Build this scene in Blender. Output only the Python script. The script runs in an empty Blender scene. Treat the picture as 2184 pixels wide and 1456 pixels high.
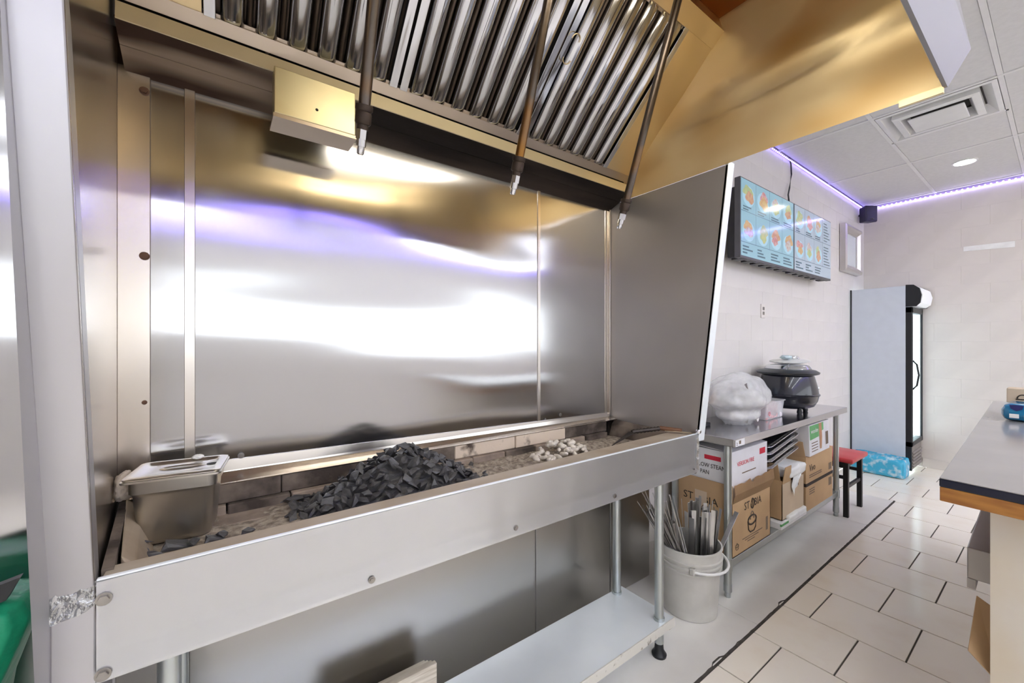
import bpy, bmesh, math, random
from mathutils import Vector, Matrix, noise

# ------------------------------------------------------------------ camera
F, CX, CY, H, VX = 860.0, 1092.0, 732.0, 1.38, 2275.0      # in pixels of the 2184x1456 frame, metres
YAW = math.atan2(VX - CX, F)
DV = Vector((math.cos(YAW), math.sin(YAW), 0)); RV = Vector((math.sin(YAW), -math.cos(YAW), 0)); CAM = Vector((0, 0, H))
def at(u, v, axis, val):
    """pixel -> point on the plane axis = val"""
    q = DV + RV * ((u - CX) / F) + Vector((0, 0, 1)) * ((CY - v) / F)
    return CAM + q * ((val - CAM[axis]) / q[axis])
scene = bpy.context.scene
C = scene.collection
cam_d = bpy.data.cameras.new('camera'); cam = bpy.data.objects.new('camera', cam_d); C.objects.link(cam)
cam.location = CAM; cam.rotation_euler = (math.radians(90), 0, YAW - math.radians(90))
cam_d.sensor_width = 36.0; cam_d.lens = F / 2184 * 36.0; cam_d.shift_y = (CY - 728) / 2184
cam_d.clip_start = 0.02
scene.camera = cam
# ------------------------------------------------------------------ world, exposure
w = bpy.data.worlds.new('sky'); scene.world = w; w.use_nodes = True
w.node_tree.nodes['Background'].inputs[0].default_value = (0.93, 0.97, 1.0, 1)
w.node_tree.nodes['Background'].inputs[1].default_value = 2.2
vs = scene.view_settings
vs.view_transform = 'Standard'; vs.look = 'None'; vs.gamma = 1.0; vs.use_curve_mapping = False
vs.exposure = 0.85
TROFFER, DOWNLIGHT, LED_W, LED_B, HOODLAMP = 20.0, 30.0, 24.0, 18.0, 13.0
scene.cycles.max_bounces = 10; scene.cycles.diffuse_bounces = 5; scene.cycles.glossy_bounces = 6
scene.cycles.transparent_max_bounces = 16
scene.cycles.sample_clamp_indirect = 6.0
# room extents
XL, XR, YF, YB, ZC = -2.5, 6.385, -3.6, 1.46, 3.03
WIN = [(-2.3 + 1.70 * k, -2.3 + 1.70 * k + 1.69) for k in range(5)]; WZ0, WZ1 = 1.32, 2.22
for k, (a, b) in enumerate(WIN):                       # daylight portals in the window openings
    ld = bpy.data.lights.new('window_portal', 'AREA'); ld.shape = 'RECTANGLE'; ld.size = b - a; ld.size_y = WZ1 - WZ0
    ld.cycles.is_portal = True
    lo = bpy.data.objects.new('window_portal', ld); C.objects.link(lo)
    lo.location = ((a + b) / 2, YF - 0.12, (WZ0 + WZ1) / 2); lo.rotation_euler = (math.radians(90), 0, 0)

# ------------------------------------------------------------------ materials
def node(nt, t, **kw):
    n = nt.nodes.new(t)
    for k, v in kw.items(): setattr(n, k, v)
    return n
def lin(c):
    return tuple(((x / 255) / 12.92 if x / 255 <= 0.04045 else ((x / 255 + 0.055) / 1.055) ** 2.4) for x in c)
def mat(name, rgb, rough=0.5, metal=0.0, var=0.12, vscale=12.0, stretch=(1, 1, 1), bump=0.0, bscale=60.0, bdist=0.002,
        emit=None, estr=0.0, spec=0.5, coat=0.0, aniso=0.0, arot=0.0, rvar=0.0, rgb2=None, thr=(0.35, 0.65), alpha=1.0, trans=0.0):
    """procedural Principled material: noise drives colour, roughness and relief; rgb in sRGB 0-255"""
    m = bpy.data.materials.new(name); m.use_nodes = True
    nt = m.node_tree; b = nt.nodes['Principled BSDF']
    base = lin(rgb)
    tc = node(nt, 'ShaderNodeTexCoord'); mp = node(nt, 'ShaderNodeMapping'); mp.inputs['Scale'].default_value = stretch
    nt.links.new(tc.outputs['Object'], mp.inputs['Vector'])
    nz = node(nt, 'ShaderNodeTexNoise'); nz.inputs['Scale'].default_value = vscale; nz.inputs['Detail'].default_value = 6 if metal < 0.5 else 1.5
    nt.links.new(mp.outputs[0], nz.inputs['Vector'])
    if metal >= 0.5 and thr == (0.35, 0.65): thr = (0.1, 0.9)
    cr = node(nt, 'ShaderNodeValToRGB')
    cr.color_ramp.elements[0].position = thr[0]; cr.color_ramp.elements[1].position = thr[1]
    c2 = lin(rgb2) if rgb2 else tuple(min(1, x * (1 + var)) for x in base)
    c1 = base if rgb2 else tuple(x * (1 - var) for x in base)
    cr.color_ramp.elements[0].color = (*c1, 1); cr.color_ramp.elements[1].color = (*c2, 1)
    nt.links.new(nz.outputs['Fac'], cr.inputs['Fac'])
    nt.links.new(cr.outputs['Color'], b.inputs['Base Color'])
    b.inputs['Metallic'].default_value = metal; b.inputs['Specular IOR Level'].default_value = spec
    b.inputs['Coat Weight'].default_value = coat; b.inputs['Coat Roughness'].default_value = 0.06
    b.inputs['Roughness'].default_value = rough
    if rvar:
        mr = node(nt, 'ShaderNodeMapRange'); mr.inputs['To Min'].default_value = max(0.02, rough - rvar); mr.inputs['To Max'].default_value = rough + rvar
        mr.inputs['From Min'].default_value = 0.1; mr.inputs['From Max'].default_value = 0.9
        nt.links.new(nz.outputs['Fac'], mr.inputs['Value']); nt.links.new(mr.outputs[0], b.inputs['Roughness'])
    if aniso:
        b.inputs['Anisotropic'].default_value = aniso; b.inputs['Anisotropic Rotation'].default_value = arot
        tg = node(nt, 'ShaderNodeTangent'); tg.direction_type = 'RADIAL'; tg.axis = 'Z'
        nt.links.new(tg.outputs[0], b.inputs['Tangent'])
    if bump:
        n2 = node(nt, 'ShaderNodeTexNoise'); n2.inputs['Scale'].default_value = bscale; n2.inputs['Detail'].default_value = 4 if bscale > 8 else 1.0
        nt.links.new(mp.outputs[0], n2.inputs['Vector'])
        bp = node(nt, 'ShaderNodeBump'); bp.inputs['Strength'].default_value = bump; bp.inputs['Distance'].default_value = bdist
        nt.links.new(n2.outputs['Fac'], bp.inputs['Height']); nt.links.new(bp.outputs[0], b.inputs['Normal'])
    if emit:
        b.inputs['Emission Color'].default_value = (*lin(emit), 1); b.inputs['Emission Strength'].default_value = estr
    b.inputs['Alpha'].default_value = alpha; b.inputs['Transmission Weight'].default_value = trans
    return m
def emitter(name, rgb, strength):
    m = bpy.data.materials.new(name); m.use_nodes = True; nt = m.node_tree; nt.nodes.clear()
    e = node(nt, 'ShaderNodeEmission'); e.inputs[0].default_value = (*lin(rgb), 1); e.inputs[1].default_value = strength
    o = node(nt, 'ShaderNodeOutputMaterial'); nt.links.new(e.outputs[0], o.inputs[0]); return m
def clear(name, rgb, fac, rough=0.1, spec_col=(255, 255, 255)):
    """thin clear film or pane: mostly transparent, some gloss and some body colour"""
    m = bpy.data.materials.new(name); m.use_nodes = True; nt = m.node_tree; nt.nodes.clear()
    t = node(nt, 'ShaderNodeBsdfTransparent'); p = node(nt, 'ShaderNodeBsdfPrincipled')
    p.inputs['Base Color'].default_value = (*lin(rgb), 1); p.inputs['Roughness'].default_value = rough
    tc = node(nt, 'ShaderNodeTexCoord'); nz = node(nt, 'ShaderNodeTexNoise'); nz.inputs['Scale'].default_value = 25
    nt.links.new(tc.outputs['Object'], nz.inputs['Vector'])
    mr = node(nt, 'ShaderNodeMapRange'); mr.inputs['To Min'].default_value = fac * 0.75; mr.inputs['To Max'].default_value = min(1, fac * 1.25)
    nt.links.new(nz.outputs['Fac'], mr.inputs['Value'])
    mx = node(nt, 'ShaderNodeMixShader'); nt.links.new(mr.outputs[0], mx.inputs[0])
    nt.links.new(t.outputs[0], mx.inputs[1]); nt.links.new(p.outputs[0], mx.inputs[2])
    o = node(nt, 'ShaderNodeOutputMaterial'); nt.links.new(mx.outputs[0], o.inputs[0]); return m

M = {}
M['wallpaint'] = mat('painted block', (217, 213, 209), 0.45, var=0.03, vscale=4, bump=0.25, bscale=90)
M['wallside'] = mat('painted block beige', (213, 206, 200), 0.4, var=0.03, vscale=4, bump=0.25, bscale=90)
M['ceil'] = mat('ceiling tile', (212, 211, 210), 0.9, var=0.03, vscale=30, bump=0.35, bscale=160)
M['tbar'] = mat('ceiling grid', (222, 221, 220), 0.6, var=0.02)
M['tile'] = mat('beige floor tile', (250, 243, 230), 0.16, var=0.035, vscale=5, rgb2=(244, 233, 216), thr=(0.5, 0.8), rvar=0.05)
M['grout'] = mat('dark grout', (92, 88, 82), 0.9, var=0.2)
M['vinyl'] = mat('grey vinyl floor', (234, 232, 228), 0.42, var=0.05, vscale=3, rgb2=(222, 219, 214), bump=0.15, bscale=120)
M['grime'] = mat('floor grime', (70, 66, 62), 0.9, var=0.3, vscale=40)
M['plaster'] = mat('plain paint', (225, 221, 216), 0.7, var=0.03)
M['alu'] = mat('window frame metal', (226, 226, 226), 0.4, 0.0)
M['asphalt'] = mat('street surface', (104, 106, 106), 0.9, var=0.15)
M['glass'] = clear('window glass', (230, 240, 240), 0.06, 0.02)
# steels
M['mirror'] = mat('polished back sheet', (190, 190, 192), 0.16, 1, var=0.0, vscale=3, stretch=(0.6, 1, 2.2), bump=1.0, bscale=1.35, bdist=0.014, aniso=0.9, arot=0.0, rvar=0.02)
M['sheet'] = mat('brushed sheet', (205, 203, 201), 0.3, 1, var=0.06, vscale=6, stretch=(0.5, 1, 3), bump=0.5, bscale=1.6, bdist=0.01, aniso=0.5, rvar=0.08)
M['lowsheet'] = mat('dull lower sheet', (176, 174, 170), 0.3, 1, var=0.0, vscale=5, stretch=(3, 1, 0.6), aniso=0.4)
M['front'] = mat('bright front panel', (238, 239, 241), 0.24, 0.75, var=0.0, vscale=4, stretch=(2.6, 1, 0.5), bump=0.8, bscale=2.4, bdist=0.012, aniso=0.5)
M['dullside'] = mat('dull side sheet', (174, 170, 168), 0.40, 0.7, var=0.07, vscale=4, bump=0.3, bscale=1.5, bdist=0.006, rvar=0.06)
M['leftside'] = mat('side sheet', (196, 188, 180), 0.22, 1, var=0.06, vscale=4, bump=0.4, bscale=1.5, bdist=0.006, aniso=0.4, arot=0.25, rvar=0.05)
M['post'] = mat('pale post metal', (188, 187, 190), 0.42, 0.9, var=0.05, vscale=3, stretch=(1, 1, 0.4), bump=0.2, bscale=3)
M['strip'] = mat('corner plate metal', (214, 208, 202), 0.24, 1, var=0.05, vscale=4, bump=0.3, bscale=2, bdist=0.005)
M['gold'] = mat('grease tinted steel', (232, 214, 174), 0.35, 0.9, var=0.10, vscale=3.0, stretch=(1, 1, 1.6), bump=0.3, bscale=0.9, bdist=0.02, aniso=0.8, rvar=0.04, rgb2=(212, 184, 134), thr=(0.45, 0.75))
M['fascia'] = mat('fascia metal', (150, 148, 150), 0.5, 0.8, var=0.04, vscale=3)
M['goldplate'] = mat('grease tinted plate', (216, 196, 156), 0.36, 0.9, var=0.06, vscale=3, bump=0.3, bscale=2, bdist=0.006)
M['goldbox'] = mat('box cover metal', (216, 208, 172), 0.38, 1, var=0.08, vscale=7, rgb2=(200, 184, 140), thr=(0.5, 0.8), bump=0.2, bscale=12)
M['hoodtop'] = mat('greasy hood top', (168, 112, 66), 0.45, 1, var=0.2, vscale=5, rgb2=(120, 66, 34))
M['rail'] = mat('filter rail', (178, 166, 152), 0.34, 1, var=0.1, vscale=6, bump=0.3, bscale=6)
M['lip'] = mat('gutter lip', (222, 210, 172), 0.34, 0.5, var=0.08, vscale=4, bump=0.3, bscale=3)
M['soot'] = mat('sooty gutter underside', (168, 150, 132), 0.42, 0.6, var=0.3, vscale=2.0, stretch=(1, 5, 5), rgb2=(70, 52, 42), thr=(0.40, 0.66), bump=0.3, bscale=20)
M['sootblack'] = mat('black soot', (66, 56, 50), 0.5, 0.5, var=0.3, vscale=2.0, stretch=(1, 5, 5), rgb2=(28, 22, 19), thr=(0.35, 0.6), bump=0.3, bscale=20)
M['dark'] = mat('near black', (22, 17, 15), 0.6, 0.2, var=0.3)  # plain near-black for gaps, backing and openings
M['baffle'] = mat('bright baffle', (188, 189, 193), 0.11, 1, var=0.05, vscale=5, stretch=(8, 1, 1), bump=0.5, bscale=4, bdist=0.004, rvar=0.05)
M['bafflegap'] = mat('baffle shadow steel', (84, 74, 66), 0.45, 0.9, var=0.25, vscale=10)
M['pipe'] = mat('tarnished pipe', (96, 88, 82), 0.32, 1, var=0.25, vscale=7, rgb2=(140, 100, 52), thr=(0.5, 0.75), bump=0.3, bscale=40)
M['coupling'] = mat('sooty fitting', (72, 62, 56), 0.55, 0.8, var=0.25, vscale=30)
M['chrome'] = mat('bright nozzle', (214, 216, 220), 0.15, 1, var=0.04)
M['bolt'] = mat('bolt head', (150, 146, 142), 0.35, 1, var=0.15, vscale=50)
M['rust'] = mat('rusty bolt', (110, 84, 70), 0.6, 0.7, var=0.3, vscale=60)
M['galv'] = mat('galvanised tube', (186, 192, 192), 0.34, 0.9, var=0.08, vscale=10, bump=0.2, bscale=50)
M['whitetop'] = mat('pale shelf sheet', (234, 240, 244), 0.32, 0.35, var=0.04, vscale=3, rvar=0.06)
M['shelfedge'] = mat('scuffed shelf edge', (214, 212, 204), 0.55, 0.2, var=0.1, vscale=30, rgb2=(120, 110, 98), thr=(0.62, 0.72))
M['tabletop'] = mat('worktop steel', (190, 190, 194), 0.16, 1, var=0.04, vscale=4, bump=0.2, bscale=3, bdist=0.003, rvar=0.04)
M['foil'] = mat('crumpled foil', (226, 228, 230), 0.2, 1, var=0.04, bump=1.0, bscale=45, bdist=0.01)
M['brick'] = mat('firebrick', (164, 148, 134), 0.95, var=0.12, vscale=14, rgb2=(128, 114, 104), bump=0.6, bscale=90)
M['brickdark'] = mat('sooty firebrick', (120, 108, 98), 0.95, var=0.2, vscale=9, rgb2=(64, 55, 50), thr=(0.4, 0.62), bump=0.6, bscale=90)
M['brickpale'] = mat('pale sooty brick', (206, 190, 172), 0.95, vscale=13, rgb2=(70, 58, 50), thr=(0.56, 0.68), bump=0.6, bscale=90)
M['ash'] = mat('ash', (178, 166, 150), 1.0, var=0.15, vscale=55, rgb2=(118, 106, 96), bump=1.0, bscale=120, bdist=0.006)
M['ashlump'] = mat('white ash lump', (222, 214, 204), 1.0, var=0.08, vscale=40, rgb2=(188, 180, 168), bump=0.7, bscale=120)
M['coal'] = mat('charcoal', (66, 65, 67), 0.42, var=0.35, vscale=20, stretch=(1, 4, 4), bump=0.7, bscale=70, spec=0.55)
M['flange'] = mat('heat stained flange', (196, 184, 166), 0.55, 0.35, var=0.12, vscale=5, rgb2=(172, 154, 132), bump=0.2, bscale=30)
M['pan'] = mat('used steel pan', (184, 180, 172), 0.34, 0.95, var=0.12, vscale=6, bump=0.2, bscale=60)
M['panlid'] = mat('steel pan lid', (206, 202, 194), 0.28, 0.95, var=0.06, vscale=8)
M['cloth'] = mat('old white cloth', (216, 204, 190), 0.9, var=0.1, vscale=20, bump=0.5, bscale=120)
M['plasticpale'] = mat('pail plastic', (206, 204, 198), 0.45, var=0.06, vscale=8, rgb2=(190, 188, 182))
M['white'] = mat('white plastic', (232, 232, 230), 0.4, var=0.03)
M['skewer'] = mat('skewer steel', (196, 196, 196), 0.3, 1, var=0.15, vscale=20)
M['skewerdark'] = mat('used skewer steel', (150, 146, 144), 0.36, 1, var=0.2, vscale=20)
M['card'] = mat('brown cardboard', (190, 158, 120), 0.85, var=0.06, vscale=6, bump=0.15, bscale=80)
M['cardpale'] = mat('pale cardboard', (206, 186, 160), 0.8, var=0.05, vscale=6)
M['cardwhite'] = mat('white carton', (226, 226, 228), 0.6, var=0.03)
M['cardgreen'] = mat('green carton print', (96, 168, 104), 0.55, var=0.06)
M['ink'] = mat('black print', (52, 44, 38), 0.8, var=0.1)
M['inkgrey'] = mat('grey print', (120, 104, 88), 0.8, var=0.1)
M['redink'] = mat('red print', (206, 44, 66), 0.7, var=0.08)
M['woodink'] = mat('wooden stick print', (178, 134, 98), 0.7, var=0.1)
M['film'] = clear('plastic bag film', (248, 249, 250), 0.5, 0.22)
M['filmsolid'] = mat('white plastic film', (232, 234, 236), 0.35, var=0.03, bump=0.6, bscale=30, bdist=0.006)
M['cup'] = mat('cup cardboard', (226, 222, 220), 0.5, var=0.05)
M['cupgrey'] = mat('cup grey mouth', (150, 146, 144), 0.6, var=0.1)
M['kettle'] = mat('black enamel kettle', (30, 33, 44), 0.22, 0.2, var=0.15, vscale=5, coat=0.5)
M['kettlerim'] = mat('grey kettle rim', (78, 82, 84), 0.3, 0.7, var=0.1)
M['basket'] = mat('black basket', (34, 36, 40), 0.4, var=0.2, vscale=30)
M['bluecloth'] = mat('pale blue film', (196, 214, 220), 0.4, var=0.06, vscale=15, bump=0.6, bscale=40)
M['tub'] = clear('tub plastic', (220, 222, 226), 0.55, 0.2)
M['pinkpack'] = mat('pink packets', (222, 190, 190), 0.6, vscale=25, rgb2=(200, 150, 152), thr=(0.45, 0.6))
M['tubfill'] = mat('white packets', (228, 222, 224), 0.6, var=0.06)
M['fridge'] = mat('pale fridge enamel', (204, 212, 222), 0.4, var=0.02)
M['blackplastic'] = mat('black plastic', (26, 28, 32), 0.4, var=0.15)
M['greyplastic'] = mat('grey grille', (128, 122, 116), 0.5, var=0.08)
M['lightbox'] = mat('fridge sign face', (232, 236, 238), 0.3, emit=(240, 246, 250), estr=0.12, var=0.02)
M['fridgein'] = mat('glowing fridge interior', (232, 242, 242), 0.5, emit=(226, 246, 250), estr=0.9, var=0.02)  # inner walls glow by themselves, in place of light from the fridge lamp
M['fridgelamp'] = emitter('fridge lamp', (240, 252, 255), 3.0)
M['doorglass'] = clear('fridge glass', (224, 240, 242), 0.08, 0.03)
M['redseat'] = mat('red vinyl seat', (200, 60, 66), 0.35, var=0.08, vscale=6)
M['blacksteel'] = mat('black stool frame', (28, 27, 28), 0.45, 0.3, var=0.15)
M['bluewrap'] = mat('blue shrink wrap', (60, 176, 216), 0.15, vscale=17, rgb2=(196, 226, 238), thr=(0.5, 0.66), bump=0.8, bscale=22, bdist=0.01, spec=0.7)
M['bottle'] = clear('bottle plastic', (206, 226, 236), 0.6, 0.15)
M['counter'] = mat('counter laminate', (158, 155, 154), 0.12, var=0.03, vscale=5, rvar=0.03)
M['counteredge'] = mat('dark laminate edge', (26, 28, 46), 0.3, var=0.1)
M['wood'] = mat('raw plywood edge', (178, 124, 58), 0.6, vscale=8, stretch=(1, 1, 6), rgb2=(150, 96, 44))
M['counterbody'] = mat('counter end sheet', (216, 212, 206), 0.45, 0.2, var=0.08, vscale=3, rgb2=(212, 200, 180), bump=0.4, bscale=3, bdist=0.006)
M['drawer'] = mat('grey drawer metal', (156, 150, 146), 0.4, 0.7, var=0.08)
M['bluepack'] = mat('blue glossy pack', (28, 140, 186), 0.12, vscale=4, rgb2=(20, 96, 150), coat=0.5)
M['navy'] = mat('navy mark', (30, 34, 96), 0.4)
M['tvcase'] = mat('tv case', (42, 42, 46), 0.4, var=0.1)
M['tvside'] = mat('tv bezel grey', (92, 92, 96), 0.4, 0.4, var=0.08)
M['screen'] = mat('menu screen', (120, 150, 164), 0.09, emit=(150, 196, 212), estr=0.24, var=0.04, vscale=2)
M['screen2'] = mat('washed menu screen', (140, 150, 162), 0.09, emit=(172, 190, 206), estr=0.24, var=0.06, vscale=2)
M['menuline'] = mat('menu ruling', (60, 84, 96), 0.2, emit=(90, 120, 134), estr=0.2)
M['plate'] = mat('menu plate', (140, 174, 190), 0.09, emit=(166, 204, 218), estr=0.26, var=0.05)
FOOD = [mat('menu food', c, 0.12, emit=c, estr=0.2, vscale=40, rgb2=c2, thr=(0.4, 0.6), var=0.2) for c, c2 in
        [((176, 176, 120), (140, 166, 130)), ((184, 150, 116), (170, 120, 106)), ((176, 120, 122), (190, 160, 156)), ((186, 160, 112), (176, 134, 100)), ((178, 176, 172), (172, 136, 130)), ((150, 166, 120), (180, 178, 136))]]
M['frame'] = mat('silver picture frame', (206, 202, 196), 0.3, 0.75, var=0.05)
M['paper'] = mat('pale certificate', (208, 216, 218), 0.25, var=0.03, vscale=3)
M['speaker'] = mat('dark speaker', (34, 28, 66), 0.4, var=0.15)
M['vent'] = mat('white vent metal', (222, 222, 220), 0.45, var=0.02)
M['ventdark'] = mat('vent throat', (60, 56, 54), 0.8, var=0.2)
M['lamp'] = emitter('lamp diffuser', (255, 250, 242), DOWNLIGHT)
M['troffer'] = emitter('batten diffuser', (244, 248, 255), TROFFER)
M['hoodlamp'] = emitter('hood lamp glass', (255, 244, 224), HOODLAMP)
M['ledbead'] = emitter('led bead', (196, 186, 255), LED_W)
M['ledtape'] = emitter('led tape backing', (126, 100, 255), 1.6)
M['ledrow'] = emitter('led row', (168, 150, 255), 9.0)
M['ledglow'] = emitter('led tape', (120, 96, 255), LED_B)
M['greenbag'] = mat('green sack', (32, 160, 116), 0.35, var=0.15, vscale=8, bump=0.8, bscale=14, bdist=0.01)
M['tape'] = mat('pale wall strip', (236, 236, 234), 0.2, var=0.05, bump=0.8, bscale=80)
M['planks'] = mat('pale board', (216, 208, 192), 0.7, vscale=6, stretch=(1, 1, 20), rgb2=(180, 168, 150))
M['outlet'] = mat('outlet plate', (222, 216, 210), 0.4, var=0.02)
M['toolsteel'] = mat('burnt tool steel', (62, 56, 52), 0.55, 0.6, var=0.3, vscale=30, bump=0.5, bscale=60)
M['toolwood'] = mat('tool handle wood', (112, 76, 54), 0.6, var=0.2, vscale=20)

# ------------------------------------------------------------------ mesh helpers
WORLD = {}
def tag(o, label=None, cat=None, group=None, kind=None):
    if label: o['label'] = label
    if cat: o['category'] = cat
    if group: o['group'] = group
    if kind: o['kind'] = kind
    return o
def thing(name, label, cat, loc=(0, 0, 0), group=None, kind=None):
    o = bpy.data.objects.new(name, None); C.objects.link(o); o.location = loc; o.empty_display_size = 0.05
    return tag(o, label, cat, group, kind)
def put(name, me, m, parent=None, loc=None, smooth=False):
    o = bpy.data.objects.new(name, me); C.objects.link(o)
    if m is not None:
        me.materials.clear()
        for x in (m if isinstance(m, (list, tuple)) else [m]): me.materials.append(M[x] if isinstance(x, str) else x)
    if loc is not None: o.location = loc
    if smooth:
        for p in me.polygons: p.use_smooth = True
    if parent is not None:
        o.parent = parent
        pw = WORLD.get(parent.name, Vector(parent.location))              # parents are only translated
        if loc is None: o.matrix_parent_inverse = Matrix.Translation(-pw)
        WORLD[o.name] = pw + Vector(loc) if loc is not None else Vector((0, 0, 0))
    return o
def from_bm(bm, name):
    bmesh.ops.recalc_face_normals(bm, faces=bm.faces[:])
    me = bpy.data.meshes.new(name); bm.to_mesh(me); bm.free(); return me
def raw(name, verts, faces):
    me = bpy.data.meshes.new(name); me.from_pydata([tuple(v) for v in verts], [], faces); me.update(); return me
def box_bm(lo, hi, bevel=0.0, seg=2):
    bm = bmesh.new(); bmesh.ops.create_cube(bm, size=1)
    lo, hi = Vector(lo), Vector(hi)
    for v in bm.verts: v.co = Vector(((lo[i] + hi[i]) / 2 + v.co[i] * (hi[i] - lo[i]) for i in range(3)))
    if bevel: bmesh.ops.bevel(bm, geom=bm.edges[:], offset=bevel, segments=seg, affect='EDGES', profile=0.5)
    return bm
def box(name, lo, hi, m, parent=None, bevel=0.0, seg=2):
    return put(name, from_bm(box_bm(lo, hi, bevel, seg), name), m, parent)
def hexa(name, pts, m, parent=None, bevel=0.0):
    """8 corners: bottom loop of 4, top loop of 4"""
    bm = bmesh.new(); vs_ = [bm.verts.new(p) for p in pts]
    for f in ((0, 1, 2, 3), (4, 5, 6, 7), (0, 1, 5, 4), (1, 2, 6, 5), (2, 3, 7, 6), (3, 0, 4, 7)): bm.faces.new([vs_[i] for i in f])
    if bevel: bmesh.ops.bevel(bm, geom=bm.edges[:], offset=bevel, segments=2, affect='EDGES', profile=0.5)
    return put(name, from_bm(bm, name), m, parent)
def prism_x(name, poly, x0, x1, m, parent=None, bevel=0.0):
    """(y,z) outline extruded along x"""
    bm = bmesh.new(); a = [bm.verts.new((x0, y, z)) for y, z in poly]; b = [bm.verts.new((x1, y, z)) for y, z in poly]
    bm.faces.new(a); bm.faces.new(b[::-1]); n = len(poly)
    for i in range(n): bm.faces.new((a[i], a[(i + 1) % n], b[(i + 1) % n], b[i]))
    if bevel: bmesh.ops.bevel(bm, geom=bm.edges[:], offset=bevel, segments=2, affect='EDGES', profile=0.5)
    return put(name, from_bm(bm, name), m, parent)
def ribbon_x(poly, x0, x1, th):
    """open (y,z) polyline as a sheet of thickness th, extruded along x -> closed outline"""
    n = len(poly); out = []
    for i, (y, z) in enumerate(poly):
        a = Vector(poly[max(0, i - 1)]); b = Vector(poly[min(n - 1, i + 1)]); d = (b - a).normalized(); nn = Vector((-d.y, d.x)) * th
        out.append((y + nn.x, z + nn.y))
    return list(poly) + out[::-1]
def frame_axes(d):
    d = d.normalized(); up = Vector((0, 0, 1)) if abs(d.z) < 0.95 else Vector((1, 0, 0))
    s = d.cross(up).normalized(); return s, s.cross(d).normalized()
def tube_bm(pts, r, n=12, bm=None, caps=True):
    bm = bm or bmesh.new(); pts = [Vector(p) for p in pts]; rings = []
    for i, p in enumerate(pts):
        d = pts[min(i + 1, len(pts) - 1)] - pts[max(i - 1, 0)]; s, t = frame_axes(d)
        rr = r[i] if isinstance(r, (list, tuple)) else r
        rings.append([bm.verts.new(p + (s * math.cos(2 * math.pi * k / n) + t * math.sin(2 * math.pi * k / n)) * rr) for k in range(n)])
    for a, b in zip(rings, rings[1:]):
        for k in range(n): bm.faces.new((a[k], a[(k + 1) % n], b[(k + 1) % n], b[k]))
    if caps:
        bm.faces.new(rings[0][::-1]); bm.faces.new(rings[-1])
    return bm
def tube(name, pts, r, m, parent=None, n=12):
    o = put(name, from_bm(tube_bm(pts, r, n), name), m, parent); shade(o); return o
def shade(o, ang=40):
    me = o.data
    for p in me.polygons: p.use_smooth = True
    me.set_sharp_from_angle(angle=math.radians(ang))
def lathe_bm(prof, c, n=32, bm=None):
    """(r,z) profile about the vertical through c"""
    bm = bm or bmesh.new(); rings = []
    for r, z in prof:
        if r < 1e-6: rings.append([bm.verts.new((c[0], c[1], c[2] + z))])
        else: rings.append([bm.verts.new((c[0] + r * math.cos(2 * math.pi * k / n), c[1] + r * math.sin(2 * math.pi * k / n), c[2] + z)) for k in range(n)])
    for a, b in zip(rings, rings[1:]):
        for k in range(n):
            k2 = (k + 1) % n
            if len(a) == 1 and len(b) == 1: continue
            if len(a) == 1: bm.faces.new((a[0], b[k2], b[k]))
            elif len(b) == 1: bm.faces.new((a[k], a[k2], b[0]))
            else: bm.faces.new((a[k], a[k2], b[k2], b[k]))
    return bm
def lathe(name, prof, c, m, parent=None, n=32):
    o = put(name, from_bm(lathe_bm(prof, c, n), name), m, parent); shade(o); return o
def sheet(name, p00, p10, p11, p01, th, m, parent=None):
    """thick quad; th offsets along the quad normal"""
    p = [Vector(x) for x in (p00, p10, p11, p01)]
    nrm = (p[1] - p[0]).cross(p[3] - p[0]).normalized() * th
    return hexa(name, p + [x + nrm for x in p], m, parent)
def text(name, s, size, m, parent, org, xd, yd, ex=0.0004, align='LEFT', sx=1.0):
    cu = bpy.data.curves.new('lettering', 'FONT'); cu.body = s; cu.size = size; cu.extrude = ex; cu.align_x = align; cu.resolution_u = 2
    t = bpy.data.objects.new('lettering', cu); C.objects.link(t)
    bpy.context.view_layer.update()
    me = bpy.data.meshes.new_from_object(t.evaluated_get(bpy.context.evaluated_depsgraph_get()))
    bpy.data.objects.remove(t); bpy.data.curves.remove(cu)
    X = Vector(xd).normalized() * sx; Y = Vector(yd).normalized(); Z = X.cross(Y).normalized()
    mt = Matrix((X, Y, Z)).transposed().to_4x4(); mt.translation = Vector(org)
    me.transform(mt)
    return put(name, me, m, parent)
def bolt(parent, p, nrm, r=0.008, m='bolt', name='bolt'):
    p = Vector(p); n = Vector(nrm).normalized()
    bm = tube_bm([p, p + n * r * 0.35], r * 1.45, 14)
    tube_bm([p + n * r * 0.3, p + n * r * 0.9], r, 6, bm)
    o = put(name, from_bm(bm, name), m, parent); return o
def lumpy(name, lo, hi, m, parent, amp=0.01, freq=12, bevel=0.02, sub=3, seed=0, fn=None):
    bm = box_bm(lo, hi, bevel, 2)
    bmesh.ops.subdivide_edges(bm, edges=bm.edges[:], cuts=sub, use_grid_fill=True)
    for v in bm.verts:
        n = noise.noise_vector(v.co * freq + Vector((seed * 7.3, seed * 3.1, seed)))
        v.co += n * amp
        if fn: fn(v)
    me = from_bm(bm, name); o = put(name, me, m, parent, smooth=True); return o
RND = random.Random(7)

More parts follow.
